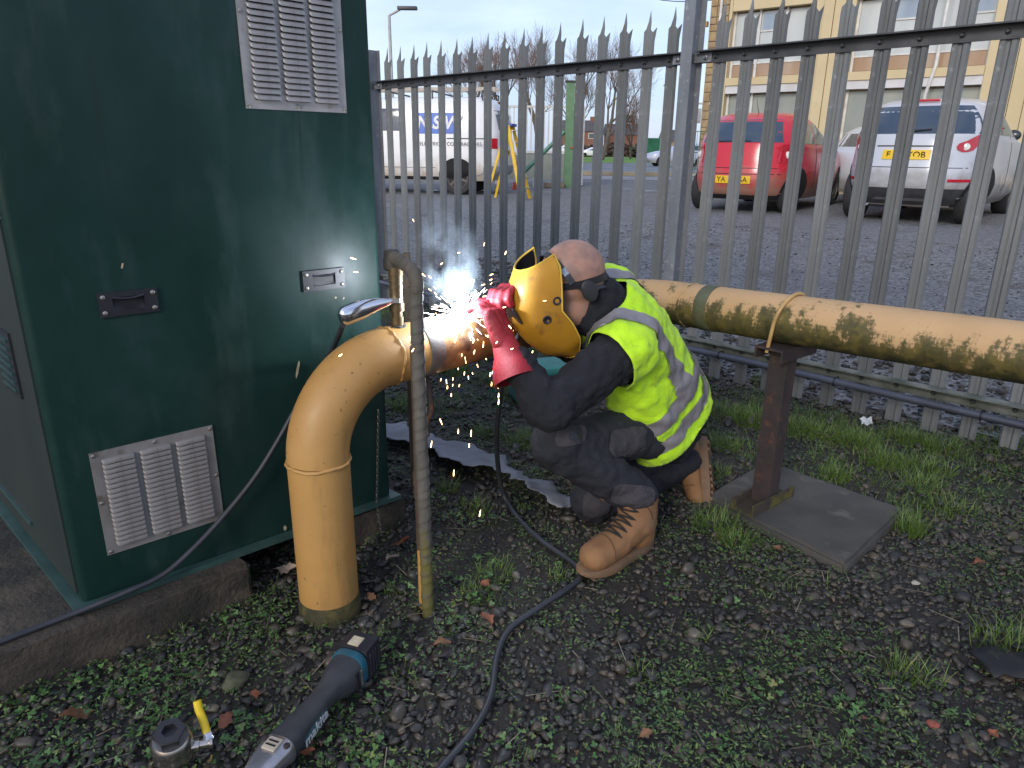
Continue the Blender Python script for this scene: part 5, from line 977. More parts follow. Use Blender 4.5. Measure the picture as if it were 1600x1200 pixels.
mb = MB(); mb.lathe([(.034, 0), (.034, .10), (.027, .10), (.027, .03)], juke.rear(-.42, .235, -.08) + V((0, -.0, 0)), V((0, -1, 0)), 18); mb.build('exhaust', STEEL_BRIGHT, juke.root)
mb = MB(); mb.tube([juke.rear(-.05, 1.135, .014), juke.rear(.22, 1.16, .016)], [.022, .010], 6); mb.build('rear_wiper', BLACK_PLASTIC, juke.root)
juke.root.scale = (1.07, 1.05, 1.05)
# pale car glimpsed between the two
gy = Car('saloon_car', 'pale grey car half hidden between the red hatchback and the silver crossover', 'car', (6.75, 14.1, GZ), R(-36), [(.22, .76, -.55, 3.3, 4), (.5, .85, -.68, 3.45, 3.4), (.8, .85, -.64, 3.4, 3.4), (.95, .83, -.6, 2.9, 3.4), (1.0, .8, -.5, 2.3, 3.4), (1.3, .66, .2, 1.5, 3.3), (1.40, .5, .4, 1.2, 3)], paint('pale_grey_paint', (.50, .52, .55), (.25, .23, .2), .2, .6), 'parked cars')
gy.patch('rear_window', CGLASS, gy.rear, lambda t: -.58, lambda t: .58, 1.03, 1.27, .006, 10, 6)
for sg in (-1, 1):
    gy.patch('tail_light', REDLENS, gy.rear, lambda t: sg * .5, lambda t: sg * .74, .72, .92, .01, 6, 4); gy.patch('side_window', CGLASS, gy.side, lambda t: lerp(-.1, .4, t), lambda t: lerp(2.1, 1.6, t), 1.03, 1.27, .006, 10, 5, sg=sg)
    for y in (0, 2.6): gy.wheel(y, sg, .31, .19)
# white works van seen side on
vh = math.atan2(.20, -1.0) - math.pi / 2; vp0 = on_z(714, 305, FLAT) + V((.20, .98, 0)) * .93
van = Car('works_van', 'white contractor van with blue sign and roof rack beyond the fence', 'van', (vp0.x, vp0.y, GZ), vh, [(.28, .86, -.70, 3.55, 6), (.45, .94, -.84, 3.75, 6), (.75, .955, -.86, 3.82, 6), (1.05, .95, -.86, 3.75, 6), (1.22, .94, -.86, 3.35, 6), (1.30, .93, -.84, 3.0, 6), (1.62, .88, -.79, 2.55, 6), (1.80, .83, -.72, 2.25, 5), (1.88, .74, -.62, 2.0, 5), (1.92, .55, -.45, 1.8, 4)], paint('white_van_paint', (.78, .78, .78), (.52, .44, .36), .2, .9, .3))
for sg in (-1, 1):
    for y in (0, 2.95): van.wheel(y, sg, .335, .21, M('dirty_alloy', (.12, .105, .095), None, 20, .5, .5), 6)
    van.patch('side_window', CGLASS, van.side, lambda t: lerp(1.20, 1.24, t), lambda t: lerp(2.42, 2.20, t), 1.25, 1.68, .006, 10, 5, sg=sg); van.patch('lower_moulding', M('grey_van_moulding', (.30, .28, .26), None, 9, .6), van.side, lambda t: .45, lambda t: 2.45, .53, .545, .006, 12, 1, sg=sg); van.patch('door_rail', UNDER, van.side, lambda t: -.66, lambda t: .20, 1.10, 1.118, .005, 10, 1, sg=sg); van.patch('sill', UNDER, van.side, lambda t: .40, lambda t: 2.52, .29, .36, .006, 10, 1, sg=sg)
    for y in (1.12, .9): van.patch('door_seam', UNDER, van.side, lambda t: y, lambda t: y + .012, .42, 1.75, .003, 1, 8, sg=sg)
    sgn = van.patch('blue_sign', M('blue_sign_vinyl', (.004, .11, .55), None, 8, .4), van.side, lambda t: -.06 + .02 * t, lambda t: .80 + .04 * t, 1.20, 1.60, .008, 8, 4, sg=sg)
    xd = V((0, -sg, 0)) if sg < 0 else V((0, sg, 0)); xd = V((0, sg, 0)); q = van.side(.38, 1.40, sg, .020)
    WHT = M('white_vinyl', (.8, .8, .8), None, 8, .5); van.lettering('N.S.W', .34, WHT, q, xd, V((-sg * .12, 0, 1)).normalized(), bold=.012, shear=.15)
    van.lettering('ELECTRICAL CONTRACTORS', .10, M('dark_grey_vinyl', (.09, .09, .09), None, 8, .5), van.side(.12, 1.0, sg, .012), xd, Z)
for x in (-1, 1): van.patch('tail_light', REDLENS, van.rear, lambda t: x * .70, lambda t: x * .80, .92, 1.12, .012, 4, 5)
rs = van.patch('grey_sign', M('grey_sign_vinyl', (.16, .165, .18), None, 8, .4), van.rear, lambda t: -.62 - .04 * t, lambda t: .62 + .04 * t, 1.28, 1.66, .008, 10, 3); van.lettering('N.S.W', .36, WHT, van.rear(0, 1.46, .03), X, V((0, .15, 1)).normalized(), bold=.012, shear=.15); van.lettering('ELECTRICAL', .09, INK, van.rear(0, 1.2, .014), X, Z)
van.patch('number_plate', PLATE, van.rear, lambda t: -.27, lambda t: .27, .78, .90, .012, 8, 2); van.lettering('2NDW', .10, INK, van.rear(0, .84, .018), X, Z); mb = MB(); mb.rbox(van.rear(0, 1.83, .02), (.34, .05, .06), b=.015); mb.build('high_brake_light', M('dark_red_lens', (.12, .01, .02), None, 9, .2), van.root, smooth=40)
van.patch('rear_bumper', M('grey_van_bumper', (.30, .30, .31), None, 9, .6), van.rear, lambda t: -.86, lambda t: .86, .38, .58, .05, 12, 3)
for y in (-.5, .55, 1.55):
    mb = MB(); mb.tube([V((-.74, y, 1.84)), V((-.74, y, 2.02)), V((.74, y, 2.02)), V((.74, y, 1.84))], .018, 8); mb.build('roof_bar', BLACK_PLASTIC, van.root)
lad = thing('roof_ladder', 'folded ladder lying on the roof rack of the white van', 'ladder', (vp0.x, vp0.y, GZ), vh)
for x in (-.45, -.12): mb = MB(); mb.box((x, .6, 2.075), (.03, 2.6, .075)); mb.build('stile', M('dull_aluminium', (.30, .28, .26), None, 9, .45, .6), lad, smooth=0)
for k in range(9): mb = MB(); mb.tube([V((-.435, -.55 + k * .28, 2.075)), V((-.135, -.55 + k * .28, 2.075))], .014, 8); mb.build('rung', STEEL_BRIGHT, lad)

# ================================================================== gate, stepladder and bits across the yard
GREENP = M('chalky_green_paint', (.13, .24, .12), (.10, .19, .10), 5, .6, 0, .15, 50, spots=(9, .62, .7, (.25, .30, .12))); WHITEP = M('grubby_white_paint', (.60, .60, .57), (.50, .49, .45), 6, .6)
gp0 = V((1.36, 18.95, FLAT)); gpost = thing('gate_post', 'tall chalky green steel gate post with a raking stay', 'post', gp0)
mb = MB(); mb.box((0, 0, 1.25), (.20, .16, 2.5)); mb.build('post', GREENP, gpost, smooth=0); mb = MB(); mb.box((0, 0, 2.52), (.26, .22, .04)); mb.build('cap', M('dark_cap', (.04, .05, .04), None, 9, .7), gpost, smooth=0)
mb = MB(); mb.tube([V((-.12, 0, 1.35)), V((-1.15, -.1, .35))], .055, 4); mb.build('stay', M('sea_green_paint', (.16, .33, .22), None, 7, .6), gpost, smooth=0)
for k in range(3): mb = MB(); mb.box((.19, .12, .38 + k * .66), (.16, .02, .62)); mb.build('side_plate', GREENP, gpost, smooth=0)
mb = MB(); mb.box((.07, -.1, .98), (.07, .04, .04)); mb.build('latch', M('orange_latch', (.5, .1, .03), None, 9, .6), gpost, smooth=0)
gate = thing('yard_gate', 'grubby white barred gate with solid lower panel left of the green gate post', 'gate', (-.50, 20.5, FLAT))
gw = 2.35
for z in (2.02, .86): mb = MB(); mb.box((gw / 2, 0, z), (gw, .06, .06)); mb.build('gate_rail', WHITEP, gate, smooth=0)
for x in (0, gw * .5, gw): mb = MB(); mb.box((x, .0, 1.02), (.07, .065, 2.04)); mb.build('stile', WHITEP, gate, smooth=0)
bar = MB().box((0, 0, 1.44), (.035, .03, 1.10)).mesh('bar', WHITEP, 0)
for k in range(19):
    x = gw * (k + 1) / 20
    if abs(x - gw / 2) > .06: piece('bar', bar, gate, V((x, 0, 0)))
for k in range(2): mb = MB(); mb.box((gw * (.25 + .5 * k), .01, .48), (gw / 2 - .09, .012, .68)); mb.build('lower_panel', M('grey_green_sheet', (.26, .28, .24), (.2, .22, .19), 4, .6), gate, smooth=0)
stp = thing('stepladder', 'yellow fibreglass stepladder with blue top standing behind the white van', 'ladder', (-.10, 14.15, GZ), 1.25)
YEL = M('yellow_fibreglass', (.75, .46, .01), (.62, .38, .01), 9, .45)
for s in (-1, 1):
    mb = MB(); mb.box((0, 0, 0), (.03, .075, 1.86), (V((1, 0, 0)), V((0, math.cos(.22), -math.sin(.22))), V((-s * .10, math.sin(.22), math.cos(.22))).normalized())); o = mb.build('front_stile', YEL, stp, smooth=0); o.location = (s * .26, -.22, .90)
    mb = MB(); mb.box((0, 0, 0), (.03, .055, 1.84), (V((1, 0, 0)), V((0, math.cos(.25), math.sin(.25))), V((-s * .08, -math.sin(.25), math.cos(.25))).normalized())); o = mb.build('rear_stile', YEL, stp, smooth=0); o.location = (s * .25, .24, .89)
for k in range(6): mb = MB(); mb.box((0, -.42 + k * .065, .28 + k * .28), (.60 - .055 * k, .09, .022)); mb.build('step', STEEL_BRIGHT, stp, smooth=0)
mb = MB(); mb.rbox((0, -.01, 1.81), (.36, .22, .07), b=.015); mb.build('top_cap', M('blue_plastic_cap', (.02, .08, .35), None, 9, .5), stp, smooth=30); stp.scale = (.8, .8, .74)
cone = thing('traffic_cone', 'orange traffic cone beside the stepladder', 'cone', (.06, 17.7, GZ)); mb = MB(); mb.lathe([(.13, 0), (.13, .03), (.11, .035), (.03, .62), (.02, .63)], n=20); mb.build('cone_body', M('faded_orange', (.70, .12, .05), None, 8, .6), cone); mb = MB(); mb.lathe([(.093, .17), (.067, .36), (.065, .361), (.09, .171)], n=20); mb.build('white_sleeve', WHITEP, cone)
tub = MB(); tub.rbox((.52, 18.4, GZ + .12), (.14, .14, .25), b=.015); tag(tub.build('white_tub', WHITEP, smooth=30), 'small white plastic tub on the ground left of the green gate post', 'tub')
blk = MB(); blk.rbox((1.0, 18.7, GZ + .07), (.5, .3, .12), b=.01); tag(blk.build('timber_block', M('grubby_timber', (.26, .2, .13), None, 6, .8), smooth=30), 'grubby timber block at the foot of the green gate post', 'timber')
wg = thing('entrance_goalpost', 'slim white steel frame standing by the yard entrance beside the fence post', 'frame', (6.1, 27.3, FLAT))
for x in (0, .62): mb = MB(); mb.box((x, 0, 1.3), (.06, .06, 2.6)); mb.build('upright', WHITEP, wg, smooth=0)
for z in (2.56, .12): mb = MB(); mb.box((.31, 0, z), (.56, .05, .06)); mb.build('crossbar', WHITEP, wg, smooth=0)
mb = MB(); mb.box((.31, .0, 2.15), (.52, .02, .5)); mb.build('notice', M('pale_notice', (.55, .56, .56), (.3, .3, .3), 3, .5), wg, smooth=0)
gf = thing('mesh_fence', 'green welded mesh fence panel beside the stone pier of the building', 'fence', (4.55, 18.9, FLAT), R(-37)); GM = M('fence_green', (.03, .15, .05), None, 9, .5)
for x in (-.1, .78): mb = MB(); mb.box((x, 0, .75), (.07, .07, 1.5)); mb.build('post', GM, gf, smooth=0)
for k in range(10): mb = MB(); mb.tube([V((-.06 + k * .082, 0, .08)), V((-.06 + k * .082, 0, 1.42))], .006, 5); mb.build('wire', GM, gf)
for z in (.1, .5, .9, 1.4): mb = MB(); mb.tube([V((-.06, .012, z)), V((.74, .012, z))], .009, 5); mb.build('wire', GM, gf)

# ================================================================== cream building
FA = V((7.57, 17.43, 0)); bt_ = V((math.cos(R(-37)), math.sin(R(-37)), 0)); bn = V((bt_.y, -bt_.x, 0))      # bn faces the yard
hall = thing('office_building', 'two-storey cream panelled building with wide windows behind the parked cars', 'building', FA + V((0, 0, FLAT)))
def bp(s, o, z): return bt_ * s + bn * o + Z * (z - FLAT)
BAX = (bt_, bn, Z)
def bbox(name, s0, s1, z0, z1, o0, o1, mat, parent=hall): mb = MB(); mb.box(bp((s0 + s1) / 2, (o0 + o1) / 2, (z0 + z1) / 2), (s1 - s0, o1 - o0, z1 - z0), BAX); return mb.build(name, mat, parent, smooth=0)
CREAM = M('cream_render', (.60, .49, .29), (.54, .43, .245), 1.2, .7, 0, .1, 20, spots=(1.6, .60, .75, (.44, .36, .22))); CREAM2 = M('pale_cream_trim', (.72, .62, .40), (.66, .56, .34), 2, .6); WTRIM = M('white_band', (.62, .61, .60), (.52, .5, .49), 2, .6); WFRAME = M('white_window_frame', (.70, .68, .63), None, 4, .5)
STONE = M('buff_stone', (.40, .29, .15), (.28, .19, .10), 5, .85, 0, .4, 40); MORTAR = M('pale_mortar', (.36, .30, .22), None, 6, .9)
def pane_mat(n_, c1, c2):
    m, t, b = new_mat(n_); t.links.new(mix(t, ramp(t, noise(t, 1.6, 4, .5, stretch=(1, 1, .35)), .35, .65), c1, c2), b.inputs['Base Color']); b.inputs['Roughness'].default_value = .12; b.inputs['Specular IOR Level'].default_value = .7; return m
PANE_UP = pane_mat('blind_behind_glass', (.42, .45, .44), (.55, .57, .55)); PANE_BR = pane_mat('brown_spandrel_glass', (.30, .17, .08), (.40, .30, .22)); PANE_LO = pane_mat('curtained_glass', (.30, .31, .26), (.20, .23, .22))
bbox('core_wall', -3.0, 14, FLAT, 8.2, -9, -.30, CREAM); bbox('parapet', -3.5, 14, 8.2, 8.5, -9, .12, CREAM2)
pier = bbox('stone_pier', -3.50, -3.0, FLAT, 8.2, -9, -.03, MORTAR)
zz = FLAT + .02; r_ = random.Random(3)
while zz < 7.9:
    h = r_.uniform(.13, .24); s = -3.49
    while s < -3.03:
        w = min(r_.uniform(.16, .34), -3.01 - s); w = w if -3.01 - s - w > .08 else -3.01 - s; mb = MB(); mb.rbox(bp(s + w / 2, -.02, zz + h / 2), (w - .018, .05, h - .018), BAX, .010); mb.build('stone', STONE, pier, smooth=30); s += w
    zz += h
mb = MB(); mb.tube([bp(-3.20, .06, 8.0), bp(-3.20, .06, 2.45), bp(-3.26, .08, 2.35)], .035, 10); mb.build('waste_pipe', WFRAME, hall)
bbox('flood_light', -3.72, -3.52, 4.16, 4.28, -.02, .10, M('amber_lamp_case', (.5, .3, .08), None, 9, .5))
wr_ = MB(); a0, a1 = FA + bt_ * -3.4 + Z * 4.75, at(930, -60, 30.0); wr_.tube([a0.lerp(a1, k / 12) - Z * (.5 * math.sin(math.pi * k / 12)) for k in range(13)], .012, 5); tag(wr_.build('overhead_wire', BLACK_PLASTIC), 'thin overhead wire running from the building over the yard', 'wire')
piers = [(-3.0, -2.92), (-1.02, -.10), (2.55, 3.60), (6.3, 7.3), (10.0, 11.0)]
for s0, s1 in piers:
    n = max(1, round((s1 - s0) / .24))
    for k in range(n): a = lerp(s0, s1, k / n); c_ = lerp(s0, s1, (k + 1) / n); bbox('wall_panel', a + .006, c_ - .006, FLAT, 8.2, -.30, .02 + (.03 if k % 2 else 0), CREAM)
for (s0, s1, ndiv) in ((-2.92, -1.02, 3), (-.10, 2.55, 4), (3.60, 6.3, 4), (7.3, 10.0, 4)):
    bbox('plinth_wall', s0, s1, FLAT, .75, -.30, -.02, CREAM); bbox('white_band', s0, s1, 2.60, 2.78, -.30, .01, WTRIM); bbox('sill', s0, s1, 2.782, 2.96, -.30, .05, CREAM); bbox('white_band', s0, s1, 4.45, 4.75, -.30, .01, CREAM); bbox('sill', s0, s1, 4.752, 4.9, -.30, .05, CREAM); bbox('upper_wall', s0, s1, 6.4, 8.2, -.30, .0, CREAM)
    for (z0, z1, md) in ((.75, 2.60, 0), (2.96, 4.45, 1), (4.9, 6.4, 1)):
        w = (s1 - s0) / ndiv
        for k in range(ndiv):
            a = s0 + w * k; win = bbox('window', a + .03, a + w - .03, z0 + (.34 if md else .03), z1 - .04, -.22, -.20, PANE_UP if md else PANE_LO)
            if md: bbox('lower_pane', a + .03, a + w - .03, z0 + .03, z0 + .31, -.22, -.19, PANE_BR, win); bbox('transom', a + .025, a + w - .025, z0 + .31, z0 + .34, -.24, -.17, WFRAME, win)
            if md and k % 2 == 1:
                for zz in (z1 - .45,): bbox('vent_light', a + .06, a + w - .06, zz, z1 - .09, -.205, -.185, pane_mat('sky_glass', (.20, .26, .34), (.34, .40, .46)), win); bbox('transom', a + .03, a + w - .03, zz - .03, zz, -.23, -.17, WFRAME, win)
        for k in range(ndiv + 1): a = s0 + w * k; bbox('mullion', a - (.0 if k == 0 else .028), a + (0 if k == ndiv else .028) + (.028 if k == 0 else 0) - (.028 if k == ndiv else 0) * 0, z0, z1, -.25, -.15, WFRAME)
mb = MB(); mb.tube([bp(1.72, .09, 8.0), bp(1.66, .09, 3.0), bp(1.56, .09, 2.45), bp(1.55, .09, .3)], .035, 8); mb.build('downpipe', WFRAME, hall)

# ================================================================== street lamps, far cars, trees, houses
def lamp(px, v_base, v_top, Y, arm, name_label):
    b0 = at(px, 233, Y); top = at(px, v_top, Y); t = thing('street_lamp', name_label, 'street lamp', (b0.x, b0.y, FLAT)); H = top.z - FLAT; ms = M('lamp_pole', (.50, .49, .46), None, 3, .5)
    mb = MB(); mb.tube([V((0, 0, 0)), V((0, 0, H * .5)), V((0, 0, H))], [.10, .07, .055], 10); mb.build('pole', ms, t)
    if arm: mb = MB(); mb.tube([V((0, 0, H)), V((arm * .5, 0, H + .10)), V((arm, 0, H + .22))], .045, 8); mb.build('arm', ms, t)
    mb = MB(); mb.rbox((arm + .25, 0, H + .25), (.75, .26, .12), b=.03); mb.build('lantern', M('lantern_grey', (.07, .07, .075), None, 5, .5), t, smooth=30)
lamp(616, 233, 24, 30, .45, 'street lamp with a short arm rising above the fence beside the kiosk'); lamp(1032, 233, 138, 70, .0, 'slender far street lamp right of the bare tree')
fc = Car('estate_car', 'silver blue car parked across the road beyond the yard entrance', 'car', (12.2, 50.0, FLAT), R(95), [(.22, .76, -.8, 3.3, 4), (.5, .86, -.95, 3.5, 3.6), (.8, .86, -.92, 3.4, 3.6), (.95, .84, -.88, 2.8, 3.5), (1.0, .8, -.8, 2.3, 3.5), (1.35, .66, -.4, 1.4, 3.4), (1.45, .5, -.1, 1.1, 3)], paint('silver_blue_paint', (.42, .46, .56), (.3, .29, .28), .2, .6))
fc.patch('rear_window', CGLASS, fc.rear, lambda t: -.56, lambda t: .56, 1.03, 1.32, .006, 10, 5)
for sg in (-1, 1):
    fc.patch('side_window', CGLASS, fc.side, lambda t: lerp(-.5, -.15, t), lambda t: lerp(2.1, 1.5, t), 1.02, 1.32, .006, 10, 5, sg=sg)
    for y in (0, 2.6): fc.wheel(y, sg, .31, .19)
for (x, y, h, lb) in ((9.5, 118, .2, 'distant white van parked beyond the grass, leftmost of the pair'), (14.0, 122, .3, 'distant white car parked beyond the grass, under the bare tree')):
    tall = 1.25 if 'van' in lb else 1.0; dv = Car('distant_vehicle', lb, 'van' if 'van' in lb else 'car', (x, y, FLAT), R(85), [(.25 * tall, .8, -.8, 3.2, 5), (.6 * tall, .88, -.95, 3.4, 5), (1.0 * tall, .86, -.9, 2.9, 5), (1.35 * tall, .7, -.6, 1.9, 4), (1.5 * tall, .5, -.4, 1.6, 4)], paint('white_paint', (.75, .75, .75), (.5, .5, .48), .1, .4))
    for sg in (-1, 1):
        dv.patch('side_window', CGLASS, dv.side, lambda t: .0, lambda t: 2.0, 1.02 * tall, 1.3 * tall, .006, 6, 3, sg=sg)
        for yy in (0, 2.6): dv.wheel(yy, sg, .31, .19)
BARK = M('winter_bark', (.13, .10, .085), (.085, .065, .055), 3, .85, 0, .3, 10, dist=.03); TWIG = M('russet_twigs', (.20, .12, .095), (.15, .095, .075), .8, .85)
def bare_tree(name, label, base, H, lean, seed, spread=.55, twig=TWIG, group='bare winter trees beyond the yard', levels=5, r0=None):
    r = random.Random(seed); root = thing(name, label, 'tree', base, 0, group); big = MB(); fine = MB()
    def grow(p, d, L, rad, lv):
        n = 4; pts = [p]; q = p; dd = d.copy()
        for i in range(n): dd = (dd + V((r.uniform(-1, 1), r.uniform(-1, 1), r.uniform(-.2, .7))) * .13).normalized(); q = q + dd * (L / n); pts.append(q)
        rr = [rad * lerp(1, .62, i / n) for i in range(n + 1)]; (big if lv < 3 else fine).tube(pts, rr, 7 if lv < 2 else (5 if lv < 3 else 3), caps=False)
        if lv >= levels: return
        k = 3 if lv < 3 else 5
        for i in range(k):
            f = r.uniform(.45, 1.0) if lv else r.uniform(.55, 1); j = min(n - 1, int(f * n)); b = pts[j].lerp(pts[j + 1], f * n - j); a = r.uniform(0, 2 * math.pi); s, u = frame(dd); nd_ = (dd + (s * math.cos(a) + u * math.sin(a)) * r.uniform(.45, .95) * spread * 1.6 + V((0, 0, .16))).normalized(); grow(b, nd_, L * r.uniform(.58, .82), max(.008, rr[j] * .55), lv + 1)
        grow(pts[-1], (dd + V((r.uniform(-.3, .3), r.uniform(-.3, .3), .2))).normalized(), L * .72, max(.008, rr[-1] * .85), lv + 1)
    grow(V((0, 0, -.1)), V(lean).normalized(), H * .33, r0 or H * .022, 0); big.build('trunk', BARK, root, smooth=60); fine.build('crown', twig, root, smooth=0); return root
def tree_at(u, Y): p = at(u, 236, Y); return V((p.x, p.y, FLAT))
bare_tree('bare_tree', 'large bare tree with a leaning trunk beyond the grass, left of the far lamp', tree_at(940, 78), 13.0, (.30, 0, 1), 11, .62)
bare_tree('bare_tree', 'bare tree right behind the green gate post', tree_at(905, 84), 13.5, (-.05, .1, 1), 23); bare_tree('bare_tree', 'tall bare tree above the white gate', tree_at(845, 74), 12.5, (-.06, 0, 1), 31); bare_tree('bare_tree', 'bare tree behind the blue-topped stepladder', tree_at(790, 80), 13.0, (.05, .1, 1), 47); bare_tree('bare_tree', 'leftmost bare tree above the rear of the white van', tree_at(742, 86), 13.5, (-.10, 0, 1), 53)
bare_tree('bare_tree', 'small rounded bare tree low behind the large leaning one', tree_at(985, 95), 7.0, (.08, 0, 1), 61)
HEDGE = M('winter_hedge', (.10, .062, .045), (.065, .055, .035), .5, .9)
def hedge(name, label, u0, u1, Y, h, seed, mat):
    p0, p1 = at(u0, 236, Y), at(u1, 236, Y); r = np.random.default_rng(seed); n = 2600; t = r.random(n); x = p0.x + (p1.x - p0.x) * t; y = Y + r.normal(0, .8, n); zt = h * (.72 + .28 * np.sin(t * 23 + seed) * np.sin(t * 9)); z = FLAT + zt * r.random(n) ** .8; s = .16 + .22 * r.random(n); mb = MB(); vs = []; fs = []
    for i in range(n):
        a, b = r.random() * 6.28, r.normal() * .6; d = V((math.cos(a), math.sin(a) * .5, b)).normalized(); e, g = frame(d); c = V((x[i], y[i], z[i])); k = len(vs); vs += [c - e * s[i], c + g * s[i] * .6, c + e * s[i], c - g * s[i] * .6]; fs.append((k, k + 1, k + 2, k + 3))
    mb.add(vs, fs); stem = MB()
    for i in range(14): q = lerp(p0.x, p1.x, (i + .5) / 14); stem.tube([V((q, Y, FLAT - .1)), V((q + .3, Y, FLAT + h * .7))], [.06, .03], 5)
    root = thing(name, label, 'hedge', (p0.x, Y, FLAT)); mb.build('foliage', mat, root, w=True, smooth=0); stem.build('stems', BARK, root, w=True)
hedge('hedge', 'brown winter hedge along the far side of the grass', 876, 1010, 128, 2.6, 3, HEDGE); hedge('hedge', 'dull green shrubs at the right end of the far grass', 985, 1075, 118, 2.2, 5, M('dull_shrub', (.07, .075, .04), (.05, .055, .03), .5, .9))
def house(label, u0, u1, Y, h, mat):
    p0, p1 = at(u0, 236, Y), at(u1, 236, Y); w = p1.x - p0.x; t = thing('terrace_house', label, 'house', (p0.x, Y, FLAT)); mb = MB(); mb.box((w / 2, 3, h / 2), (w, 6, h)); mb.build('wall', mat, t, smooth=0)
    mb = MB(); mb.add([(-.3, -.3, h), (w + .3, -.3, h), (w + .3, 3, h + 2.2), (-.3, 3, h + 2.2), (-.3, 6.3, h), (w + .3, 6.3, h)], [(0, 1, 2, 3), (3, 2, 5, 4), (0, 3, 4), (1, 5, 2), (0, 4, 5, 1)]); rf2 = mb.build('roof', M('slate_roof', (.10, .085, .085), None, 1, .7), t, smooth=0); mb = MB(); mb.box((w * .8, 3, h + 2.3), (.9, .6, 1.2)); mb.build('chimney', mat, rf2, smooth=0)
    for k in range(max(2, int(w / 3))):
        for z in (1.0, 3.3):
            if z + 1.2 < h: x = w * (k + .5) / max(2, int(w / 3)); mb = MB(); mb.box((x, -.02, z + .5), (1.2, .06, 1.1)); wn = mb.build('window', WFRAME, t, smooth=0); mb = MB(); mb.box((x, -.06, z + .5), (1.0, .03, .9)); mb.build('pane', CGLASS, wn, smooth=0)
BRK = M('far_red_brick', (.24, .105, .075), (.2, .085, .06), 1, .85)
house('distant red brick house behind the far hedge, left of the leaning tree', 878, 938, 150, 4.6, BRK); house('distant red brick house behind the leaning tree', 948, 1000, 156, 4.2, BRK); house('distant pale bungalow near the far street lamp', 1038, 1075, 150, 3.0, M('far_buff_brick', (.34, .26, .20), None, 1, .85))
cbx = thing('green_container', 'small dark green container standing beyond the road near the far lamp', 'container', tree_at(1016, 92)); mb = MB(); mb.box((0, 0, 1.2), (3.0, 2.2, 2.4)); mb.build('shell', M('container_green', (.02, .20, .10), None, 2, .6), cbx, smooth=0); mb = MB(); mb.box((0, 0, 2.45), (3.15, 2.35, .1)); mb.build('roof', M('container_roof', (.1, .25, .18), None, 2, .6), cbx, smooth=0)
for k in (-1, 1): mb = MB(); mb.box((k * .72, -1.12, 1.2), (1.3, .05, 2.1)); mb.build('door', M('container_door', (.025, .17, .09), None, 2, .6), cbx, smooth=0)
# ================================================================== gravel, weeds, grass (nobody could count these)
def scatter(name, mat, T_v, T_f, pos, rot, scl, smooth=True, kind='stuff', label=None, cat=None):
    """many copies of small templates baked into one mesh with numpy"""
    tot_v = 0; V_ = []; F_ = []; n_ = len(pos); tid = rng.integers(0, len(T_v), n_)
    for k in range(len(T_v)):
        m_ = np.where(tid == k)[0]
        if not len(m_): continue
        tv = T_v[k]; tf = T_f[k]; v = np.einsum('nij,vj->nvi', rot[m_], tv) * 1.0 if scl is None else np.einsum('nij,nvj->nvi', rot[m_], tv[None] * scl[m_][:, None, :]); v = v + pos[m_][:, None, :]
        F_.append((tf[None] + (np.arange(len(m_)) * len(tv))[:, None, None] + tot_v).reshape(-1, tf.shape[1])); V_.append(v.reshape(-1, 3)); tot_v += len(m_) * len(tv)
    v = np.concatenate(V_); f = np.concatenate(F_); me = bpy.data.meshes.new(name); me.vertices.add(len(v)); me.vertices.foreach_set('co', v.astype(np.float32).ravel()); k = f.shape[1]; me.loops.add(f.size); me.loops.foreach_set('vertex_index', f.astype(np.int32).ravel()); me.polygons.add(len(f)); me.polygons.foreach_set('loop_start', np.arange(0, f.size, k, dtype=np.int32)); me.polygons.foreach_set('loop_total', np.full(len(f), k, np.int32)); me.update(calc_edges=True); me.validate()
    if smooth: me.polygons.foreach_set('use_smooth', np.ones(len(f), bool))
    me.materials.append(mat); o = link(name, me); o['kind'] = 'stuff'
    if label: tag(o, label, cat)
    return o
def rotz(a): c, s = np.cos(a), np.sin(a); R_ = np.zeros((len(a), 3, 3)); R_[:, 0, 0] = c; R_[:, 0, 1] = -s; R_[:, 1, 0] = s; R_[:, 1, 1] = c; R_[:, 2, 2] = 1; return R_
def tilt(R_, amp):
    a = rng.normal(0, amp, len(R_)); c, s = np.cos(a), np.sin(a); T = np.zeros((len(R_), 3, 3)); T[:, 0, 0] = 1; T[:, 1, 1] = c; T[:, 1, 2] = -s; T[:, 2, 1] = s; T[:, 2, 2] = c; return R_ @ T
def island_mat(name, cols, rough, bmp=.3, sub=0, lo_r=None):
    m, t, b = new_mat(name); g = nd(t, 'ShaderNodeNewGeometry'); r = nd(t, 'ShaderNodeValToRGB'); t.links.new(g.outputs['Random Per Island'], r.inputs['Fac']); e = r.color_ramp.elements
    while len(e) < len(cols): e.new(.5)
    for i, (p, c) in enumerate(cols): e[i].position = p; e[i].color = c + (1,)
    c = mix(t, ramp(t, noise(t, 55, 4), .4, .7), r.outputs['Color'], mix(t, .45, r.outputs['Color'], (.012, .012, .010))); t.links.new(c, b.inputs['Base Color']); b.inputs['Roughness'].default_value = rough
    if lo_r: t.links.new(ramp(t, noise(t, 30, 3), .35, .65, (lo_r,) * 3 + (1,), (rough,) * 3 + (1,)), b.inputs['Roughness'])
    if bmp: bump(t, b, noise(t, 220, 4), bmp, .002)
    return m
def ico(sub, seed, flat):
    bm = bmesh.new(); bmesh.ops.create_icosphere(bm, subdivisions=sub, radius=.5); r = np.random.default_rng(seed); ph = r.random(8) * 6
    for v in bm.verts: n_ = v.co.normalized(); v.co *= 1 + .20 * math.sin(2.6 * n_.x + ph[0]) * math.sin(2.9 * n_.y + ph[1]) + .14 * math.sin(4.4 * n_.z + ph[2] + 3 * n_.y); v.co.z *= flat
    bm.verts.index_update(); v = np.array([v.co[:] for v in bm.verts]); f = np.array([[x.index for x in q.verts] for q in bm.faces]); bm.free(); return v, f
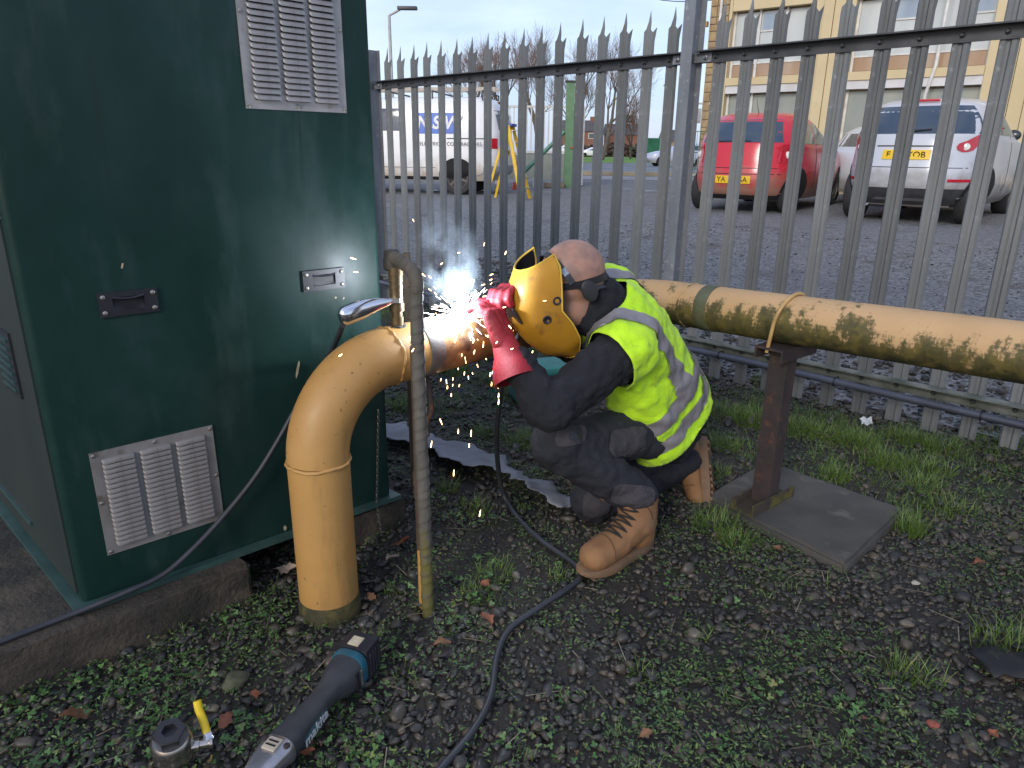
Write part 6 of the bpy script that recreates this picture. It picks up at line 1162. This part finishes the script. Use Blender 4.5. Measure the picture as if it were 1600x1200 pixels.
slab_c = np.array([[p.x, p.y] for p in slab_pts]); sc_ = slab_c.mean(0)
def inside_poly(xy, poly):
    r_ = np.ones(len(xy), bool); n_ = len(poly); ar = sum(poly[i][0] * poly[(i + 1) % n_][1] - poly[(i + 1) % n_][0] * poly[i][1] for i in range(n_))
    for i in range(n_):
        a = np.array(poly[i]); b = np.array(poly[(i + 1) % n_]); cr_ = (b[0] - a[0]) * (xy[:, 1] - a[1]) - (b[1] - a[1]) * (xy[:, 0] - a[0]); r_ &= (cr_ * np.sign(ar) > 0)
    return r_
kpoly = [(K0 + kp(a, b, 0))[:2] for a, b in ((-.42, -.2), (.55, -.2), (KW + .03, -.02), (KW + .02, KD), (-.42, KD))]; kpoly = [tuple(p) for p in kpoly]
kb2 = [tuple(pA - d2 * .36 - l2 * .0), tuple(pB), tuple(pB + l2 * .3), tuple(pA - d2 * .36 + l2 * 1.1)]; kb3 = [tuple(pC - d2 * .27 - l2 * .01), tuple(pC + d2 * .005), tuple(pC + l2 * .5), tuple(pC - d2 * .27 + l2 * .5)]
def free(xy, slab=True):
    ok = ~inside_poly(xy, kb2) & ~inside_poly(xy, kb3)
    if slab: ok &= ~inside_poly(xy, slab_c)
    ok &= (xy[:, 0] - RX.x) ** 2 + (xy[:, 1] - RX.y) ** 2 > (PR + .006) ** 2; return ok
def vn(xy, f, ph=0): return np.sin(xy[:, 0] * f + 1.7 * np.sin(xy[:, 1] * f * .7 + ph) + ph) * np.sin(xy[:, 1] * f * 1.1 + 1.3 * np.sin(xy[:, 0] * f * .8) + 2 * ph)
def sample(n, x0, x1, y0, y1): return np.stack([rng.uniform(x0, x1, n), rng.uniform(y0, y1, n)], 1)
def in_view(xy, m=.12): return (np.abs(xy[:, 0]) < (xy[:, 1] * .95 + .3) * .80 + m) & (xy[:, 1] > .70)
gz_v = np.vectorize(ground_z); s_of = lambda xy: (xy[:, 0] - F0.x) * fn.x + (xy[:, 1] - F0.y) * fn.y
STONEM = island_mat('wet_gravel', [(0, (.022, .021, .020)), (.3, (.036, .034, .032)), (.55, (.052, .047, .041)), (.80, (.066, .054, .041)), (.95, (.092, .070, .048)), (1, (.13, .112, .09))], .65, .3, lo_r=.38)
def hull(seed, flat, np_=15):
    r = np.random.default_rng(seed); bm = bmesh.new()
    for i in range(np_): p = r.normal(size=3); p /= np.linalg.norm(p); p *= .5 * r.uniform(.8, 1.05); bm.verts.new((p[0], p[1], p[2] * flat))
    h = bmesh.ops.convex_hull(bm, input=bm.verts[:]); bmesh.ops.delete(bm, geom=[v for v in bm.verts if not v.link_faces], context='VERTS'); bmesh.ops.triangulate(bm, faces=bm.faces); bm.verts.index_update()
    v = np.array([v.co[:] for v in bm.verts]); f = np.array([[x.index for x in q.verts] for q in bm.faces]); bm.free(); return v, f
def gravel(n, box, size, sub, cond, name, lb, flat=.62, sink=.25, sig=.34):
    xy = sample(n, *box) if isinstance(box, tuple) else box; k = in_view(xy, .95) & free(xy) & cond(xy); xy = xy[k]; m = len(xy); sz = np.exp(rng.normal(math.log(size), sig, m)); z = gz_v(xy[:, 0], xy[:, 1]) + sz * (rng.random(m) * .5 - sink * .5); R_ = tilt(tilt(rotz(rng.random(m) * 6.28), .5), .3); T = [ico(sub, s, flat) for s in range(6)] if sub > 0 else [hull(s, flat * 1.05, 15 if sub == 0 else 8) for s in range(12)]
    return scatter(name, STONEM, [a for a, b in T], [b for a, b in T], np.stack([xy[:, 0], xy[:, 1], z], 1), R_, np.stack([sz * rng.uniform(.9, 1.55, m), sz * rng.uniform(.72, 1.05, m), sz], 1), smooth=sub > 0, label=lb, cat='gravel')
soilp = lambda xy: (np.exp(-(((xy[:, 0] - .02) / .26) ** 2 + ((xy[:, 1] - 1.95) / .30) ** 2)) + .55 * np.exp(-(((xy[:, 0] + .25) / .2) ** 2 + ((xy[:, 1] - 1.85) / .25) ** 2)) + .4 * np.exp(-(((xy[:, 0] - .45) / .2) ** 2 + ((xy[:, 1] - 2.0) / .18) ** 2)))
near_c = lambda xy: (rng.random(len(xy)) > soilp(xy) * .85) & (s_of(xy) < .15)
gravel(9500, (-1.7, 2.2, .7, 2.3), .0170, 2, near_c, 'gravel_bed', 'dark wet rounded stones of the gravel bed nearest the camera')
gravel(24000, (-2.5, 3.1, .6, 2.3), .0160, 0, near_c, 'gravel_bed', 'dark angular chippings mixed through the near gravel bed')
gravel(10000, (-1.7, 2.2, .7, 2.3), .0080, -1, lambda xy: s_of(xy) < .15, 'grit', 'fine dark grit between the near stones', sink=.0)
gravel(15000, (-1.4, 3.4, 2.25, 4.6), .021, 0, lambda xy: (s_of(xy) < .18) & (xy[:, 1] >= 2.25) & (rng.random(len(xy)) > .25 * (vn(xy, 3.1, 1) > .2)), 'gravel_bed', 'gravel stretching from the welder back to the fence')
def along_fence(n, d0, d1, p=1.0):
    s_ = rng.uniform(-3.4, 3.2, n); d_ = d0 + (d1 - d0) * rng.random(n) ** p; return np.stack([F0.x + ft.x * s_ + fn.x * d_, F0.y + ft.y * s_ + fn.y * d_], 1)
gravel(13000, along_fence(13000, .02, 1.7, 1.2), .027, 0, lambda xy: s_of(xy) > -.02, 'ballast', 'loose dark stones lying along the outside of the palisade fence')
gravel(24000, along_fence(24000, 1.0, 5.5, 1.3), .014, -1, lambda xy: s_of(xy) > .5, 'chippings', 'small grey chippings scattered over the car park near the fence')
# small lobed weed leaves
def weed_leaf(seed):
    r = np.random.default_rng(seed); pts = [(0, 0, 0)]; n = 21
    for i in range(n):
        a = -2.5 + 5.0 * i / (n - 1); rad = .5 * (.42 + .58 * abs(math.cos(a * 1.75 + .2))) * (1 - .12 * abs(a) / 2.5); pts.append((math.cos(a) * rad + .12, math.sin(a) * rad, .10 * rad * math.cos(3.5 * a) + .05 * r.random()))
    return np.array(pts), np.array([(0, i, i + 1) for i in range(1, n)])
def oval_leaf(seed):
    pts = [(0, 0, 0), (.25, .14, .05), (.6, .17, .09), (1, 0, .02), (.6, -.17, .09), (.25, -.14, .05), (.5, 0, .0)]; return np.array(pts), np.array([(0, 6, 1), (1, 6, 2), (2, 6, 3), (3, 6, 4), (4, 6, 5), (5, 6, 0)])
WEED = island_mat('weed_leaves', [(0, (.030, .085, .020)), (.35, (.055, .135, .028)), (.65, (.075, .170, .036)), (.86, (.115, .205, .055)), (.95, (.16, .20, .05)), (1, (.18, .06, .04))], .5, 0)
WEED2 = island_mat('chickweed', [(0, (.035, .085, .020)), (.5, (.065, .135, .028)), (.85, (.10, .165, .035)), (1, (.16, .19, .05))], .55, 0)
def weeds(n, box, prob, size, name, lb, mat=WEED, leaf=weed_leaf, per=(4, 10), spread=.035, hgt=.02):
    xy = sample(n, *box); xy = xy[in_view(xy) & free(xy) & (s_of(xy) < .1)]; xy = xy[rng.random(len(xy)) < prob(xy)]; cnt = rng.integers(per[0], per[1], len(xy)); c = np.repeat(xy, cnt, 0); m = len(c); a = rng.random(m) * 6.28; q = spread * np.sqrt(rng.random(m)); p = c + np.stack([np.cos(a) * q, np.sin(a) * q], 1); ok = free(p); p = p[ok]; a = a[ok]; q = q[ok]; m = len(p)
    z = gz_v(p[:, 0], p[:, 1]) + .010 + hgt * (1 - (q / spread) * .6) * rng.uniform(.4, 1.3, m); sz = size * rng.uniform(.55, 1.35, m); R_ = tilt(rotz(a + rng.normal(0, .5, m)), .42); T = [leaf(s) for s in range(4)]; pitch = np.zeros((m, 3, 3)); pa_ = rng.normal(-.1, .3, m); pitch[:, 0, 0] = np.cos(pa_); pitch[:, 0, 2] = np.sin(pa_); pitch[:, 1, 1] = 1; pitch[:, 2, 0] = -np.sin(pa_); pitch[:, 2, 2] = np.cos(pa_)
    return scatter(name, mat, [a_ for a_, b in T], [b for a_, b in T], np.stack([p[:, 0], p[:, 1], z], 1), R_ @ pitch, np.stack([sz] * 3, 1), label=lb, cat='weeds')
g2 = lambda xy, x, y, sx, sy: np.exp(-(((xy[:, 0] - x) / sx) ** 2 + ((xy[:, 1] - y) / sy) ** 2))
def spots(*uvs): return [(on_z(u, v, 0).x, on_z(u, v, 0).y, s) for u, v, s in uvs]
SPA = spots((290, 1045, .10), (230, 1105, .12), (130, 1110, .12), (40, 1120, .1), (375, 970, .05), (560, 1130, .08), (590, 1060, .06), (480, 1075, .05), (430, 1110, .07), (380, 1130, .06), (640, 925, .05), (740, 950, .05), (770, 825, .07), (720, 820, .06), (560, 1170, .07), (900, 1160, .08), (950, 1130, .08), (1010, 1050, .06), (1150, 1040, .05), (1180, 1100, .05), (1110, 970, .05), (640, 1050, .05), (200, 1180, .08), (330, 1180, .08), (690, 740, .06), (610, 1010, .04), (845, 1160, .06), (1330, 1140, .06))
def pA_(xy): return np.clip(sum(g2(xy, x, y, s, s) for x, y, s in SPA) * .36 + .04 * (vn(xy, 7, 2) > .1) * (xy[:, 0] < .6) + .008, 0, 1)
weeds(4200, (-1.6, 1.7, .7, 2.4), pA_, .0165, 'weed_patch', 'patches of small lobed green weeds among the gravel')
def pB_(xy): return np.clip(.10 + .55 * (vn(xy, 4.3, .6) > .08) + .30 * (vn(xy, 9, 1.6) > .15), 0, 1) * np.where(xy[:, 1] > 2.6, .6, 1)
weeds(19000, (-1.6, 2.6, .7, 3.6), pB_, .0105, 'chickweed', 'sprinkling of tiny bright green chickweed over the gravel', WEED2, oval_leaf, (5, 14), .030, .012)
# grass tufts
def blade(seed):
    r = np.random.default_rng(seed); b = r.uniform(.25, .8); w = .5; pts = []; n = 4
    for i in range(n + 1): t = i / n; pts += [(b * t * t, -w * (1 - t ** 1.5), t - .25 * b * t * t), (b * t * t, w * (1 - t ** 1.5), t - .25 * b * t * t)]
    return np.array(pts), np.array([q for i in range(n) for q in ((2 * i, 2 * i + 1, 2 * i + 3), (2 * i, 2 * i + 3, 2 * i + 2))])
GRASS = island_mat('grass_blades', [(0, (.06, .12, .018)), (.4, (.10, .19, .022)), (.75, (.145, .25, .03)), (.93, (.18, .22, .06)), (1, (.26, .21, .10))], .5, 0); STRAW = island_mat('dry_straw', [(0, (.16, .12, .07)), (.5, (.24, .19, .12)), (1, (.34, .29, .2))], .8, 0)
def grass(tufts, name, lb):
    P = []; S = []; A = []
    for (x, y, rad, n, h) in tufts:
        n = int(n * 1.5); a = rng.random(n) * 6.28; q = rad * np.sqrt(rng.random(n)); px = x + np.cos(a) * q; py = y + np.sin(a) * q; P.append(np.stack([px, py, gz_v(px, py) + .002], 1)); hh = h * rng.uniform(.45, 1.2, n); S.append(np.stack([hh, np.full(n, .0018) * rng.uniform(.7, 1.3, n), hh], 1)); A.append(a + rng.normal(0, .9, n))
    P = np.concatenate(P); S = np.concatenate(S); A = np.concatenate(A); ok = free(P[:, :2]); P, S, A = P[ok], S[ok], A[ok]; T = [blade(s) for s in range(6)]
    return scatter(name, GRASS, [a for a, b in T], [b for a, b in T], P, tilt(rotz(A), .35), S, label=lb, cat='grass')
tf = []
for u, v, rad, n, h in ((1115, 830, .07, 130, .09), (1150, 855, .06, 90, .07), (1420, 830, .06, 170, .10), (1440, 760, .08, 150, .07), (1305, 745, .06, 160, .075), (1380, 720, .09, 220, .08), (1450, 735, .09, 160, .07), (1490, 800, .08, 90, .06), (1410, 1050, .05, 60, .06), (1440, 1060, .05, 50, .06), (1580, 1020, .09, 150, .09), (1240, 672, .12, 320, .075), (1180, 660, .12, 300, .075), (1130, 650, .12, 260, .07), (1290, 680, .10, 220, .07), (1340, 690, .10, 220, .075), (1420, 690, .09, 200, .08), (1470, 705, .10, 180, .08), (1130, 700, .08, 160, .07), (1115, 740, .06, 120, .06), (705, 585, .10, 160, .07), (630, 640, .06, 120, .09), (820, 620, .12, 220, .06), (860, 600, .12, 200, .06), (780, 600, .12, 180, .06), (820, 690, .10, 160, .07), (760, 680, .08, 120, .06), (700, 770, .04, 60, .08), (740, 800, .06, 70, .06), (770, 900, .06, 90, .05), (745, 930, .05, 70, .045), (870, 900, .03, 40, .045), (1000, 1060, .03, 25, .05), (1090, 1000, .03, 30, .04), (640, 630, .12, 140, .05), (690, 640, .12, 160, .05), (1560, 700, .14, 220, .08), (1190, 600, .06, 90, .06), (1050, 560, .25, 260, .06), (900, 580, .2, 240, .06)):
    p = on_z(u, v, 0); tf.append((p.x, p.y, rad, n, h))
for i in range(120):
    xy = sample(1, -1.2, 2.2, .9, 3.6)[0]; tf.append((xy[0], xy[1], .03, int(rng.integers(5, 16)), .035))
for i in range(230):
    s = rng.uniform(-2.6, 2.2); p = F0 + ft * s - fn * (.10 + .85 * rng.random() ** 1.4); tf.append((p.x, p.y, .09, int(rng.integers(12, 45)), .05))
grass(tf, 'grass', 'green grass tufts growing through the gravel round the slab and along the fence')
n_ = 420; xy = sample(n_, -1.3, 2.3, .9, 3.6); xy = xy[free(xy) & in_view(xy) & (s_of(xy) < 0)]; m = len(xy); T = [(np.array([(-.5, -.5, 0), (.5, -.5, 0), (.5, .5, 0), (-.5, .5, 0), (0, 0, .5)]), np.array([(0, 1, 4), (1, 2, 4), (2, 3, 4), (3, 0, 4)]))]; L_ = rng.uniform(.02, .09, m)
scatter('dry_stalks', STRAW, [T[0][0]], [T[0][1]], np.stack([xy[:, 0], xy[:, 1], gz_v(xy[:, 0], xy[:, 1]) + .016], 1), tilt(rotz(rng.random(m) * 6.28), .12), np.stack([L_, np.full(m, .0022), np.full(m, .002)], 1), label='scattered dry straw stalks lying over the gravel', cat='straw')
